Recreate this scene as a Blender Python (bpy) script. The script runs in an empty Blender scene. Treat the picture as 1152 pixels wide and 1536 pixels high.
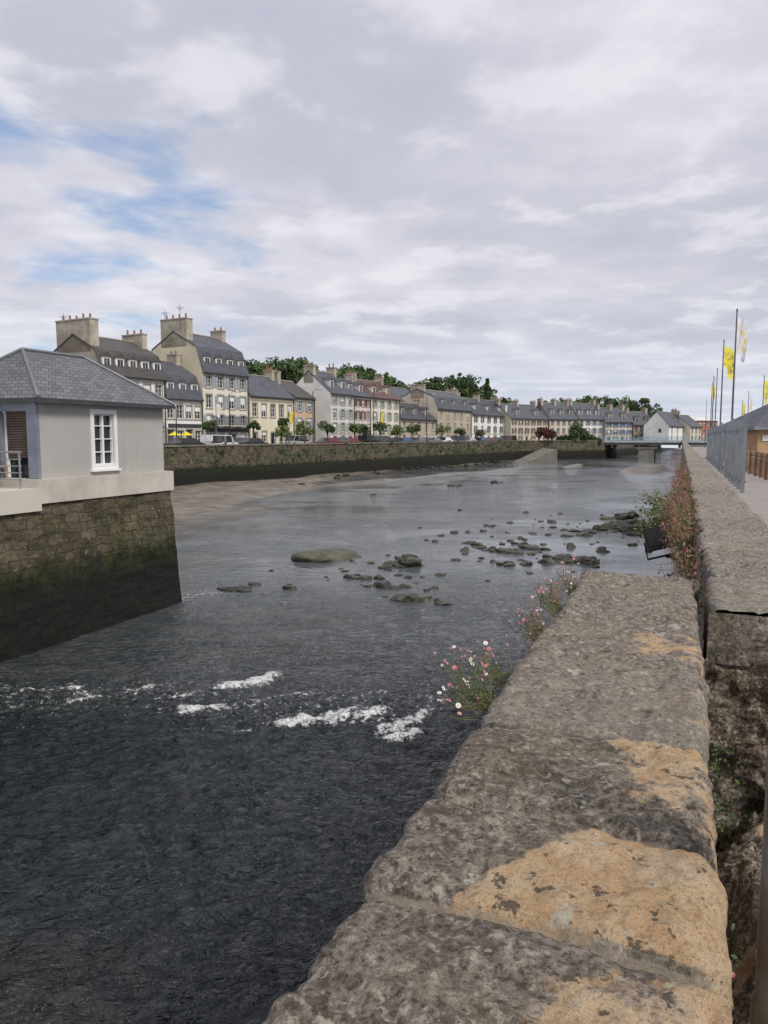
import bpy, bmesh, math, random
import numpy as np
from mathutils import Vector
random.seed(7); rng=np.random.default_rng(7)
scene=bpy.context.scene
scene.view_settings.view_transform='Standard'; scene.view_settings.look='None'; scene.view_settings.exposure=0

# ------------------------------------------------------------ frames
# World: water z=0, street z=ST, eye z=EYE.  River frame (X across, Y downstream) rotated by PHI
PHI=math.radians(21.8); C,S=math.cos(PHI),math.sin(PHI)
EYE=4.7; ST=3.05; TOP=3.95
def W(X,Y,z=0.0): return (X*C+Y*S, -X*S+Y*C, z)
def Wn(X,Y): return X*C+Y*S, -X*S+Y*C
def invW(a,b): return a*C-b*S, a*S+b*C
def sv(r,b,z=0.0): return (r*b,b,z)      # survey point: bearing tangent, distance north

# ------------------------------------------------------------ noise
def _h(i,j,k):
    n=(i*374761393+j*668265263+k*1274126177)&0xffffffff
    n=((n^(n>>13))*1274126177)&0xffffffff
    n=(n^(n>>16))&0xffffffff
    return n/4294967295.0
def vn(x,y,z=0.0):
    x,y,z=np.broadcast_arrays(np.asarray(x,float),np.asarray(y,float),np.asarray(z,float))
    i=np.floor(x).astype(np.int64);j=np.floor(y).astype(np.int64);k=np.floor(z).astype(np.int64)
    fx=x-i;fy=y-j;fz=z-k
    fx=fx*fx*(3-2*fx);fy=fy*fy*(3-2*fy);fz=fz*fz*(3-2*fz)
    r=0
    for dx in (0,1):
        for dy in (0,1):
            for dz in (0,1):
                r=r+_h(i+dx,j+dy,k+dz)*(fx if dx else 1-fx)*(fy if dy else 1-fy)*(fz if dz else 1-fz)
    return r
def fbm(x,y,z=0.0,o=4):
    s=0;a=.5;t=0;f=1.0
    for q in range(o):
        s=s+a*vn(np.asarray(x)*f+q*17.3,np.asarray(y)*f+q*9.1,np.asarray(z)*f+q*5.7);t+=a;a*=.5;f*=2.03
    return s/t
def sm(a,b,x):
    t=np.clip((x-a)/(b-a),0,1); return t*t*(3-2*t)

# ------------------------------------------------------------ materials
MATS={}
def newmat(name):
    m=bpy.data.materials.new(name); m.use_nodes=True
    nt=m.node_tree; b=nt.nodes['Principled BSDF']; return m,nt,b
def N(nt,t,**k):
    n=nt.nodes.new(t)
    for a,v in k.items():
        if a.startswith('i_'): n.inputs[a[2:].replace('_',' ')].default_value=v
        else: setattr(n,a,v)
    return n
def rgb(c): return (c[0],c[1],c[2],1)
def mix(nt,fac,a,b,mode='MIX'):
    n=nt.nodes.new('ShaderNodeMix'); n.data_type='RGBA'; n.blend_type=mode
    for s,v in ((0,fac),(6,a),(7,b)):
        if hasattr(v,'is_linked') or hasattr(v,'links'): nt.links.new(v,n.inputs[s])
        elif s==0: n.inputs[0].default_value=v
        else: n.inputs[s].default_value=rgb(v)
    return n.outputs[2]
def noise(nt,vec,scale,detail=5,rough=.6,dist=0):
    n=N(nt,'ShaderNodeTexNoise'); n.inputs['Scale'].default_value=scale; n.inputs['Detail'].default_value=detail
    n.inputs['Roughness'].default_value=rough; n.inputs['Distortion'].default_value=dist
    if vec is not None: nt.links.new(vec,n.inputs['Vector'])
    return n.outputs['Fac']
def ramp(nt,v,a,b):
    n=N(nt,'ShaderNodeMapRange'); n.interpolation_type='SMOOTHSTEP'
    n.inputs['From Min'].default_value=a;n.inputs['From Max'].default_value=b
    nt.links.new(v,n.inputs['Value']); return n.outputs['Result']
def mth(nt,op,a,b=0.0):
    n=N(nt,'ShaderNodeMath',operation=op)
    for i,v in enumerate((a,b)):
        if hasattr(v,'links'): nt.links.new(v,n.inputs[i])
        else: n.inputs[i].default_value=v
    return n.outputs[0]
def bump(nt,b,h,strength,dist,prev=None):
    n=N(nt,'ShaderNodeBump'); n.inputs['Strength'].default_value=strength;n.inputs['Distance'].default_value=dist
    nt.links.new(h,n.inputs['Height'])
    if prev is not None: nt.links.new(prev,n.inputs['Normal'])
    nt.links.new(n.outputs[0],b.inputs['Normal']); return n.outputs[0]
def vm(nt,v,sc):
    n=N(nt,'ShaderNodeMapping'); n.inputs['Scale'].default_value=sc; nt.links.new(v,n.inputs['Vector']); return n.outputs[0]
def M(name,c1,c2=None,scale=2.0,rough=.8,bmp=0.2,bd=.02,metal=0,streak=False):
    if name in MATS: return MATS[name]
    m,nt,b=newmat(name); MATS[name]=m
    c2=c2 or tuple(x*.75 for x in c1)
    g=N(nt,'ShaderNodeNewGeometry').outputs['Position']
    f=noise(nt,g,scale); col=mix(nt,ramp(nt,f,.35,.65),c1,c2)
    if streak:
        f2=noise(nt,vm(nt,g,(1.2,1.2,.12)),1.0,6,.7)
        col=mix(nt,mth(nt,'MULTIPLY',ramp(nt,f2,.56,.78),.45),col,tuple(x*.5 for x in c1))
    nt.links.new(col,b.inputs['Base Color']); b.inputs['Roughness'].default_value=rough; b.inputs['Metallic'].default_value=metal
    if bmp>0: bump(nt,b,noise(nt,g,scale*8),bmp,bd)
    return m

# ------------------------------------------------------------ mesh builder
class MB:
    def __init__(s): s.v=[];s.f=[];s.m=[];s.mats=[];s.uv=None
    def mi(s,m):
        if m not in s.mats: s.mats.append(m)
        return s.mats.index(m)
    def poly(s,pts,m):
        n=len(s.v); s.v+= [tuple(p) for p in pts]; s.f.append(tuple(range(n,n+len(pts)))); s.m.append(s.mi(m))
    def box8(s,p,m):   # p: 8 pts bottom ccw, top ccw
        n=len(s.v); s.v+=[tuple(q) for q in p]; k=s.mi(m)
        for f in ((0,3,2,1),(4,5,6,7),(0,1,5,4),(1,2,6,5),(2,3,7,6),(3,0,4,7)):
            s.f.append(tuple(n+i for i in f)); s.m.append(k)
    def box(s,T,u0,u1,w0,w1,z0,z1,m):
        s.box8([T(u0,w0,z0),T(u1,w0,z0),T(u1,w1,z0),T(u0,w1,z0),T(u0,w0,z1),T(u1,w0,z1),T(u1,w1,z1),T(u0,w1,z1)],m)
    def tube(s,pts,rad,m,n=6,cap=True):
        k=s.mi(m); rings=[]
        pts=[Vector(p) for p in pts]
        if not hasattr(rad,'__len__'): rad=[rad]*len(pts)
        for i,p in enumerate(pts):
            d=(pts[min(i+1,len(pts)-1)]-pts[max(i-1,0)]).normalized()
            a=d.cross(Vector((0,0,1)) if abs(d.z)<.9 else Vector((1,0,0))).normalized(); b=d.cross(a)
            st=len(s.v)
            for q in range(n):
                t=2*math.pi*q/n; s.v.append(tuple(p+(a*math.cos(t)+b*math.sin(t))*rad[i]))
            rings.append(st)
        for i in range(len(pts)-1):
            for q in range(n):
                s.f.append((rings[i]+q,rings[i]+(q+1)%n,rings[i+1]+(q+1)%n,rings[i+1]+q)); s.m.append(k)
        if cap:
            s.f.append(tuple(rings[0]+q for q in range(n))); s.m.append(k)
            s.f.append(tuple(rings[-1]+q for q in reversed(range(n)))); s.m.append(k)
    def arr(s,V,F,m):
        n=len(s.v); s.v+=[tuple(x) for x in V]; k=s.mi(m)
        for f in F: s.f.append(tuple(int(i)+n for i in f)); s.m.append(k)
    def obj(s,name,parent=None,smooth=False):
        me=bpy.data.meshes.new(name); me.from_pydata(s.v,[],s.f)
        for m in s.mats: me.materials.append(m)
        me.polygons.foreach_set('material_index',s.m)
        if smooth: me.polygons.foreach_set('use_smooth',[True]*len(s.f))
        me.update(); o=bpy.data.objects.new(name,me); scene.collection.objects.link(o)
        if parent: o.parent=parent
        return o
def empty(name):
    o=bpy.data.objects.new(name,None); scene.collection.objects.link(o); return o
def gridmesh(name,P,mat,attrs={},uv=None,parent=None,smooth=True,flip=False):
    nu,nv=P.shape[:2]
    me=bpy.data.meshes.new(name)
    idx=np.arange(nu*nv).reshape(nu,nv)
    q=np.stack([idx[:-1,:-1],idx[1:,:-1],idx[1:,1:],idx[:-1,1:]],-1).reshape(-1,4)
    if flip: q=q[:,::-1]
    me.vertices.add(nu*nv); me.vertices.foreach_set('co',P.reshape(-1).astype(np.float32))
    me.loops.add(q.size); me.loops.foreach_set('vertex_index',q.reshape(-1).astype(np.int32))
    me.polygons.add(len(q)); me.polygons.foreach_set('loop_start',np.arange(0,q.size,4,dtype=np.int32))
    me.polygons.foreach_set('loop_total',np.full(len(q),4,dtype=np.int32))
    me.polygons.foreach_set('use_smooth',np.full(len(q),smooth))
    for k,a in attrs.items():
        at=me.attributes.new(k,'FLOAT','POINT'); at.data.foreach_set('value',a.reshape(-1).astype(np.float32))
    if uv is not None:
        l=me.uv_layers.new(name='UVMap'); l.data.foreach_set('uv',uv.reshape(-1,2)[q.reshape(-1)].reshape(-1).astype(np.float32))
    me.materials.append(mat); me.update(calc_edges=True); me.validate()
    o=bpy.data.objects.new(name,me); scene.collection.objects.link(o)
    if parent: o.parent=parent
    return o
def leafmesh(P,size,flat=0.0):
    """P Nx3 centres -> random quads"""
    n=len(P); a=rng.normal(size=(n,3)); a[:,2]*=(1-flat); a/=np.linalg.norm(a,axis=1)[:,None]
    b=rng.normal(size=(n,3)); b-=a*(a*b).sum(1)[:,None]; b/=np.linalg.norm(b,axis=1)[:,None]
    s=(size*rng.uniform(.6,1.3,n))[:,None]
    V=np.stack([P-a*s,P-b*s*.55,P+a*s,P+b*s*.55],1).reshape(-1,3)
    F=np.arange(4*n).reshape(n,4); return V,F
def clump(c,r,n,squash=.8):
    d=rng.normal(size=(n,3)); d/=np.linalg.norm(d,axis=1)[:,None]
    return np.array(c)+d*(r*rng.uniform(.55,1.05,n)**.7)[:,None]*np.array([1,1,squash])

# ------------------------------------------------------------ camera
cam=bpy.data.cameras.new('camera'); co=bpy.data.objects.new('camera',cam); scene.collection.objects.link(co)
cam.sensor_fit='VERTICAL'; cam.sensor_height=36; cam.sensor_width=36; cam.lens=26; cam.clip_end=6000; cam.clip_start=.02
co.location=(0,0,EYE); co.rotation_euler=(math.radians(90-5.82),0,0); scene.camera=co

# ------------------------------------------------------------ sky & sun
SUN_EL=math.radians(46); SUN_AZ=math.radians(138)   # clockwise from +Y : behind-right of the viewer
w=bpy.data.worlds.new('World'); scene.world=w; w.use_nodes=True; nt=w.node_tree
bg=nt.nodes['Background']; bg.inputs['Strength'].default_value=.135
sky=N(nt,'ShaderNodeTexSky',sky_type='NISHITA',sun_disc=False); sky.sun_elevation=SUN_EL; sky.sun_rotation=SUN_AZ
g=N(nt,'ShaderNodeTexCoord').outputs['Generated']
sep=N(nt,'ShaderNodeSeparateXYZ'); nt.links.new(g,sep.inputs[0])
zz=mth(nt,'ADD',mth(nt,'MAXIMUM',sep.outputs[2],0.0),.10)
cmb=N(nt,'ShaderNodeCombineXYZ')
nt.links.new(mth(nt,'DIVIDE',sep.outputs[0],zz),cmb.inputs[0]); nt.links.new(mth(nt,'DIVIDE',sep.outputs[1],zz),cmb.inputs[1])
cv=cmb.outputs[0]
mp0=N(nt,'ShaderNodeMapping'); mp0.inputs['Location'].default_value=(11.3,4.1,6.0); nt.links.new(cv,mp0.inputs['Vector'])
n1=noise(nt,mp0.outputs[0],1.7,7,.54,.2)
mp=N(nt,'ShaderNodeMapping'); mp.inputs['Location'].default_value=(3.1,7.7,2.0); nt.links.new(cv,mp.inputs['Vector'])
n2=noise(nt,mp.outputs[0],.75,3,.45,.1)
n3=noise(nt,mp.outputs[0],2.9,6,.55,.15)
def gapd(d,r0,r1):
    vd=N(nt,'ShaderNodeVectorMath',operation='DISTANCE'); nt.links.new(g,vd.inputs[0])
    vd.inputs[1].default_value=Vector(d).normalized(); return ramp(nt,vd.outputs['Value'],r0,r1)
gap=mth(nt,'ADD',mth(nt,'MULTIPLY',gapd((-.34,1.0,.29),.36,.02),.225),mth(nt,'MULTIPLY',gapd((-.50,1.0,.40),.26,.02),.02))
cover=mth(nt,'SUBTRACT',mth(nt,'ADD',n1,.205),gap)
cf=ramp(nt,cover,.36,.57)
shade=ramp(nt,n2,.34,.66)
cl=mix(nt,shade,(4.15,4.2,4.85),(5.4,5.35,5.85))
cl=mix(nt,mth(nt,'MULTIPLY',ramp(nt,n3,.47,.66),.60),cl,(6.7,6.65,6.95))
cl=mix(nt,mth(nt,'MULTIPLY',ramp(nt,n3,.48,.32),.40),cl,(3.6,3.75,4.4))
hz=ramp(nt,sep.outputs[2],.20,.0)
cl=mix(nt,mth(nt,'MULTIPLY',hz,.45),cl,(5.2,5.9,6.8))
blue=mix(nt,.55,sky.outputs[0],(2.9,3.6,5.3))
out=mix(nt,mth(nt,'MULTIPLY',cf,.96),blue,cl)
nt.links.new(out,bg.inputs['Color'])
sun=bpy.data.lights.new('sun','SUN'); sun.energy=2.7; sun.angle=math.radians(16); sun.color=(1,.955,.88)
so=bpy.data.objects.new('sun',sun); scene.collection.objects.link(so)
sd=Vector((math.sin(SUN_AZ)*math.cos(SUN_EL),math.cos(SUN_AZ)*math.cos(SUN_EL),math.sin(SUN_EL)))
so.rotation_euler=sd.to_track_quat('Z','Y').to_euler(); so.location=(0,0,60)

# ------------------------------------------------------------ stone coping material
def stone_mat(name,dark=(.128,.108,.09),dark2=(.235,.20,.165),och=(.54,.36,.20),lich=.7):
    m,nt,b=newmat(name)
    g=N(nt,'ShaderNodeNewGeometry').outputs['Position']
    a=N(nt,'ShaderNodeAttribute',attribute_name='ochre').outputs['Fac']
    j=N(nt,'ShaderNodeAttribute',attribute_name='joint').outputs['Fac']
    tn=N(nt,'ShaderNodeAttribute',attribute_name='tint').outputs['Fac']
    mid=noise(nt,g,9,8,.7); fine=noise(nt,g,60,6,.75); big=noise(nt,g,2.2,5,.6); gr=noise(nt,g,200,3,.7)
    base=mix(nt,ramp(nt,mid,.40,.62),dark,dark2)
    base=mix(nt,mth(nt,'MULTIPLY',ramp(nt,noise(nt,g,20,6,.7),.50,.62),.7),base,(.33,.285,.23))
    base=mix(nt,mth(nt,'MULTIPLY',ramp(nt,fine,.51,.62),.85),base,(.46,.415,.345))
    base=mix(nt,mth(nt,'MULTIPLY',ramp(nt,fine,.49,.38),.9),base,(.035,.028,.022))
    base=mix(nt,mth(nt,'MULTIPLY',ramp(nt,big,.5,.68),.3),base,(.27,.22,.13))
    base=mix(nt,mth(nt,'MULTIPLY',tn,.35),base,(.36,.32,.27))
    o2=mix(nt,ramp(nt,mid,.36,.62),och,(.60,.46,.31))
    o2=mix(nt,mth(nt,'MULTIPLY',ramp(nt,noise(nt,g,14,5,.7),.52,.7),.45),o2,(.36,.20,.10))
    o2=mix(nt,mth(nt,'MULTIPLY',ramp(nt,gr,.52,.66),.6),o2,(.30,.17,.08))
    o2=mix(nt,mth(nt,'MULTIPLY',ramp(nt,fine,.50,.38),.4),o2,(.20,.12,.07))
    af=mth(nt,'ADD',a,mth(nt,'MULTIPLY',mth(nt,'SUBTRACT',noise(nt,g,24,8,.78),.5),1.5))
    af=ramp(nt,af,.38,.62)
    col=mix(nt,mth(nt,'MULTIPLY',af,.93),base,o2)
    col=mix(nt,mth(nt,'MULTIPLY',ramp(nt,noise(nt,g,30,5,.65),.58,.64),.85),col,(.07,.056,.045))
    vo=N(nt,'ShaderNodeTexVoronoi'); vo.inputs['Scale'].default_value=9; vo.inputs['Randomness'].default_value=1
    dn=N(nt,'ShaderNodeVectorMath',operation='ADD'); nn=N(nt,'ShaderNodeTexNoise'); nn.inputs['Scale'].default_value=30; nn.inputs['Detail'].default_value=5; nt.links.new(g,nn.inputs['Vector'])
    sc=N(nt,'ShaderNodeVectorMath',operation='SCALE'); sc.inputs['Scale'].default_value=.09; nt.links.new(nn.outputs['Color'],sc.inputs[0])
    nt.links.new(g,dn.inputs[0]); nt.links.new(sc.outputs[0],dn.inputs[1]); nt.links.new(dn.outputs[0],vo.inputs['Vector'])
    spc=N(nt,'ShaderNodeSeparateColor'); nt.links.new(vo.outputs['Color'],spc.inputs[0])
    rad=mth(nt,'MULTIPLY',mth(nt,'POWER',spc.outputs[0],2.5),.27)
    sp=mth(nt,'MULTIPLY',ramp(nt,mth(nt,'SUBTRACT',rad,vo.outputs['Distance']),0,.05),ramp(nt,fine,.36,.5))
    col=mix(nt,mth(nt,'MULTIPLY',sp,lich),col,(.52,.50,.42))
    vo2=N(nt,'ShaderNodeTexVoronoi'); vo2.inputs['Scale'].default_value=36; nt.links.new(dn.outputs[0],vo2.inputs['Vector'])
    sp2=N(nt,'ShaderNodeSeparateColor'); nt.links.new(vo2.outputs['Color'],sp2.inputs[0])
    s2=mth(nt,'MULTIPLY',ramp(nt,vo2.outputs['Distance'],.34,.16),ramp(nt,sp2.outputs[0],.62,.72))
    col=mix(nt,mth(nt,'MULTIPLY',s2,.7*lich/.7),col,(.50,.46,.37))
    jf=ramp(nt,mth(nt,'ADD',j,mth(nt,'MULTIPLY',mth(nt,'SUBTRACT',mid,.5),1.3)),.38,.6)
    col=mix(nt,mth(nt,'MULTIPLY',jf,.55),col,(.42,.36,.28))
    nt.links.new(col,b.inputs['Base Color']); b.inputs['Roughness'].default_value=.92; b.inputs['Specular IOR Level'].default_value=.2
    p=bump(nt,b,fine,1.0,.012); p=bump(nt,b,gr,.6,.003,p); bump(nt,b,mid,.8,.022,p)
    return m
STONE=stone_mat('weathered_granite')
STONE2=stone_mat('weathered_granite_pale',(.15,.13,.115),(.26,.23,.20),(.36,.28,.20))

def coping(name,X0,X1,Ys,joints,zl,zr,mat,ochfn=None,res=.008,rnd=.04,seed=0,parent=None,wob=.014,topz=TOP):
    prof=[];nor=[]
    def seg(p,q,n,nrm):
        for i in range(n):
            t=i/n; prof.append((p[0]*(1-t)+q[0]*t,p[1]*(1-t)+q[1]*t)); nor.append(nrm)
    seg((X0,zl),(X0,topz-.45),14,(-1,0)); seg((X0,topz-.45),(X0,topz-rnd),int(.4/res*.6),(-1,0))
    for i in range(7):
        t=i/7*math.pi/2; prof.append((X0+rnd-rnd*math.cos(t),topz-rnd+rnd*math.sin(t))); nor.append((-math.cos(t),math.sin(t)))
    seg((X0+rnd,topz),(X1-rnd,topz),int((X1-X0)/res),(0,1))
    for i in range(7):
        t=i/7*math.pi/2; prof.append((X1-rnd+rnd*math.sin(t),topz-rnd+rnd*math.cos(t))); nor.append((math.sin(t),math.cos(t)))
    seg((X1,topz-rnd),(X1,topz-.45),int(.4/res*.4),(1,0)); seg((X1,topz-.45),(X1,zr),8,(1,0)); prof.append((X1,zr)); nor.append((1,0))
    pr=np.array(prof); nr=np.array(nor); Y=np.array(Ys)
    PX=np.repeat(pr[None,:,0],len(Y),0);PZ=np.repeat(pr[None,:,1],len(Y),0);YY=np.repeat(Y[:,None],len(pr),1)
    NX=np.repeat(nr[None,:,0],len(Y),0);NZ=np.repeat(nr[None,:,1],len(Y),0)
    js=np.array(joints)
    YW=YY+(vn(PX*5+seed,YY*1.5,PZ*3)-.5)*.05+(vn(PX*22+seed,YY*3,PZ*9)-.5)*.012
    dj=np.min(np.abs(YW[...,None]-js),-1)
    blk=np.searchsorted(js,YW.reshape(-1)).reshape(YW.shape)
    rl=_h(blk,blk*0+3+seed,blk*0+1)-.5; rh=_h(blk,blk*0+9+seed,blk*0+2)-.5; rr=_h(blk,blk*0+5+seed,blk*0+7)-.5
    tint=_h(blk,blk*0+15+seed,blk*0+4)
    disp=(fbm(PX*3+seed,YY*3,PZ*3,4)-.5)*.05+(fbm(PX*14,YY*14+seed,PZ*14,4)-.5)*.036+(fbm(PX*50,YY*50,PZ*50,2)-.5)*.012
    gro=np.exp(-(dj/.009)**2)*.022+np.exp(-(dj/.035)**2)*.010
    pits=np.maximum(0,vn(PX*30+5,YY*30+seed,PZ*30)-.78)*.05
    chips=np.maximum(0,vn(PX*7+5,YY*7+seed,PZ*7)-.74)*.10*(np.abs(NX*NZ)>.02)
    disp=disp-gro-chips-pits
    PX2=PX+NX*disp+np.where(NX<0,rl*2*wob-.055*sm(1.0,.4,YY)*(seed==0),0)+np.where(NX>0,rr*wob,0); PZ2=PZ+NZ*disp+NZ*rh*.018
    a,b=Wn(PX2,YY)
    P=np.stack([a,b,PZ2],-1)
    joint=np.exp(-(dj/.012)**2)
    och=ochfn(PX,YY,PZ) if ochfn else np.zeros_like(PX)
    return gridmesh(name,P,mat,{'ochre':och,'joint':joint,'tint':tint},parent=parent,flip=False)
def och_near(X,Y,Z):
    o=np.zeros_like(X)
    def patch(x0,x1,y0,y1,s=.03):
        return sm(x0-s,x0+s,X)*sm(x1+s,x1-s,X)*sm(y0-s*.6,y0+s*.6,Y)*sm(y1+s*.6,y1-s*.6,Y)
    n=(fbm(X*7,Y*7,3.3,4)-.5)
    xl=-.32+np.clip((Y-1.06)/.36,0,1)*.12
    o=np.maximum(o,sm(-.05,.08,X-xl+n*.16)*sm(1.065,1.09,Y)*sm(1.43,1.36,Y+np.clip(-(X+.1),0,1)*.25)*1.1)
    o=np.maximum(o,patch(-.14,.2,1.46,1.88,.05)*(.52+n*2.2))
    o=np.maximum(o,patch(-.16,.2,.80,1.05,.08)*(.55+n*2.4))
    o=np.maximum(o,patch(-.12,.2,.2,.80,.08)*(.50+n*2.4))
    o=np.maximum(o,patch(-.14,.2,2.66,3.02,.06)*(.58+n*1.8))
    o=np.maximum(o,patch(-.02,.2,2.0,2.6,.05)*(.25+n*1.5))
    o=np.maximum(o,patch(-.3,.2,.0,4.3,.15)*(.05+n*1.2))
    return np.clip(o,0,1)
near=empty('quay_parapet_wall')
coping('near_coping_stones',-.48,.09,np.arange(-.4,4.26,.008),[.55,1.075,1.42,1.90,2.58,3.22],-.3,2.3,STONE,och_near,parent=near)
def cap(name,X0,X1,Yc,z0,z1,mat,parent,amp=.05,seed=0,dirn=1,joint=0):
    nx=int((X1-X0)/.012)+2; nz=int((z1-z0)/.012)+2
    X,Z=np.meshgrid(np.linspace(X0,X1,nx),np.linspace(z0,z1,nz),indexing='ij')
    n=fbm(X*5+seed,Z*5,1.1,5)-.5; v=np.abs(vn(X*9+seed,Z*12,4.)-.5)
    a,b=Wn(X,Yc+dirn*(n*amp*2+np.maximum(0,.1-v)*amp*2))
    e=np.zeros_like(X)
    return gridmesh(name,np.stack([a,b,Z],-1),mat,{'ochre':e+.1,'joint':e},parent=parent)
cap('far_end',-.50,.12,4.255,-.3,TOP-.012,STONE,near,.03)
Yl=np.concatenate([np.arange(3.48,9,.012),np.arange(9,20,.04),np.arange(20,60,.25),np.arange(60,170,2.0)])
far=empty('quay_parapet_wall')
def och2(X,Y,Z): return np.clip((fbm(X*2,Y*1.2,Z*2,4)-.42)*1.6,0,1)*.6
coping('far_coping_stones',.16,.72,Yl,list(np.arange(4.4,60,1.05)),-.3,ST-.1,STONE2,och2,res=.014,seed=11,parent=far)
EARTH=stone_mat('rubble_stone',(.07,.052,.036),(.17,.125,.088),(.30,.175,.095),.15)
cap('rubble_end',.09,.75,3.45,2.2,TOP-.22,EARTH,far,.11,5,-1)
cap('coping_end',.14,.74,3.475,TOP-.24,TOP-.012,STONE2,far,.03,9,-1)
X,Y=np.meshgrid(np.arange(.05,1.1,.012),np.arange(-.4,3.6,.014),indexing='ij')
cell=vn(X*6,Y*4.5,2.)+.5*vn(X*13,Y*11,5.)
Z=2.72+ .22*sm(.1,.35,X)*vn(X*2,Y*1.2,1)+np.round(cell*4)/4*.12+(fbm(X*9,Y*9,1,4)-.5)*.12+.35*sm(2.4,3.5,Y)*vn(X*4,Y*3,9)
a,b=Wn(X,Y); e=np.zeros_like(X)
gridmesh('rubble_ledge',np.stack([a,b,Z],-1),EARTH,{'ochre':sm(.50,.75,vn(X*5,Y*5,7.))*.9,'joint':e},parent=far)

# ------------------------------------------------------------ water
xs=np.concatenate([-np.geomspace(14,90,50)[::-1],np.arange(-13.9,5,.045),np.geomspace(5,120,60)])
ys=np.concatenate([np.arange(2.2,18,.04),np.arange(18,32,.09),np.geomspace(32.1,520,120)])
X,Y=np.meshgrid(xs,ys,indexing='ij')
yw=12.2+.35*np.sin(X*.9)+.25*(vn(X*1.3,0)-.5)*4*.5
foam_glint=np.zeros_like(X)
wx=(fbm(X*1.8,Y*1.8,7,4)-.5)*.9; wy=(fbm(X*1.8,Y*1.8,17,4)-.5)*.7
def fstreak(cx,cy,hx,hy,ang,amt=1.0):
    global foam_glint
    ca,sa=math.cos(ang),math.sin(ang); dx=X+wx*.6-cx;dy=Y+wy*.6-cy
    u=(dx*ca+dy*sa)/hx; v=(-dx*sa+dy*ca - .10*np.sin(dx*5))/hy
    foam_glint=np.maximum(foam_glint,amt*np.exp(-(np.abs(u)**3+v*v)*1.1))
for q in [(-2.75,13.72,.62,.42,.25,1.15),(-2.35,14.05,.55,.26,.3,1.08),(-3.05,12.42,.62,.24,-.1,1.03),(-1.35,11.75,.75,.27,-.12,1.10),(-.85,11.95,.68,.36,.3,1.02),
          (-.25,12.05,.55,.38,.2,.94),(.15,11.70,.46,.34,.5,1.02),(.52,12.05,.6,.26,.75,1.04),(.30,11.38,.36,.26,0,1.10),(-5.35,12.85,.40,.17,.05,1.03),(-4.4,13.4,.9,.24,.1,.74),
          (-6.3,13.3,1.6,.24,.0,.72),(-1.9,12.9,.9,.24,.4,.73),(-.6,12.9,1.2,.22,.3,.68),(-6.0,20.9,.9,.3,.5,.70),(-5.4,21.8,1.3,.22,.1,.66),(1.0,12.8,.7,.14,.9,.70),(-3.6,13.0,.8,.2,.1,.72),(-2.2,11.7,.6,.14,.0,.68)]: fstreak(*q)
tb=np.exp(-((Y-yw-.5)/1.6)**2)
foam_glint=np.maximum(foam_glint,tb*.50)  # froth along the rapids, with light glints painted white in it
foam_glint=np.maximum(foam_glint,.43*np.exp(-((Y-22)/3.0)**2)*sm(-1,-5,X))  # glitter on the ripples beside the pier, painted as white specks
amp=.014+.028*tb+.018*sm(13,8,Y)
amp=amp*(.35+.65*sm(24,14,Y))*sm(60,24,Y)
rid=1-np.abs(2*fbm(X*2.9+.35*Y,Y*5.0,5.,4)-1)
h=(fbm(X*2.2,Y*3.6,1.0,4)-.5)*2*amp*1.9+(fbm(X*.8+40,Y*1.3,2.0,3)-.5)*amp*2.6
h=h+(rid-.7)*amp*2.2
h=h+foam_glint*.10*fbm(X*6,Y*6,3,3)+ -.06*sm(12.6,11.4,Y)
wm,nt,b=newmat('river_water')
g=N(nt,'ShaderNodeNewGeometry').outputs['Position']
fo=N(nt,'ShaderNodeAttribute',attribute_name='foam_glint').outputs['Fac']
sx=N(nt,'ShaderNodeSeparateXYZ'); nt.links.new(g,sx.inputs[0])
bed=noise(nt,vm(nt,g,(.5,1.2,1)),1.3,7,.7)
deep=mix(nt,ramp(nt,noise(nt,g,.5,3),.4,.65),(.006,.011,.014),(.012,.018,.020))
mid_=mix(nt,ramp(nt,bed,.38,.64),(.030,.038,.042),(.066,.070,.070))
sky_sheen=mix(nt,ramp(nt,noise(nt,vm(nt,g,(.25,.6,1)),.8,7,.7),.40,.62),(.085,.100,.112),(.150,.162,.170))  # pale base colour painted in for the sky reflected on the water
shal_sheen=mix(nt,ramp(nt,sx.outputs[1],15,34),mid_,sky_sheen)  # shallows colour turning into the painted sky sheen with distance
colw=mix(nt,ramp(nt,sx.outputs[1],11.8,14.5),deep,shal_sheen)
crn=mth(nt,'MULTIPLY',ramp(nt,sx.outputs[1],7.2,5.2),ramp(nt,sx.outputs[0],-1.5,-3.0))
colw=mix(nt,mth(nt,'MULTIPLY',crn,.6),colw,mix(nt,ramp(nt,noise(nt,g,4,5),.4,.6),(.020,.018,.014),(.06,.05,.036)))
fn=noise(nt,g,9,9,.8,.5)
ff=ramp(nt,mth(nt,'ADD',fo,mth(nt,'MULTIPLY',mth(nt,'SUBTRACT',fn,.5),3.2)),.66,1.0)
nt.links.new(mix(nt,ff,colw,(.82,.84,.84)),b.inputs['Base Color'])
nt.links.new(mth(nt,'ADD',.03,mth(nt,'MULTIPLY',ff,.6)),b.inputs['Roughness'])
b.inputs['IOR'].default_value=1.52
calm=ramp(nt,noise(nt,vm(nt,g,(.10,.12,1)),1.0,6,.68),.40,.60)
near_r=ramp(nt,sx.outputs[1],26,11)
str_=mth(nt,'MINIMUM',mth(nt,'ADD',mth(nt,'ADD',.03,mth(nt,'MULTIPLY',calm,.16)),mth(nt,'MULTIPLY',near_r,.9)),1.0)
far_s=ramp(nt,sx.outputs[1],40,12)
b1=N(nt,'ShaderNodeBump'); b1.inputs['Distance'].default_value=.40; nt.links.new(noise(nt,vm(nt,g,(.9,1.8,1)),3.6,4,.55,.6),b1.inputs['Height']); nt.links.new(str_,b1.inputs['Strength'])
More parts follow.
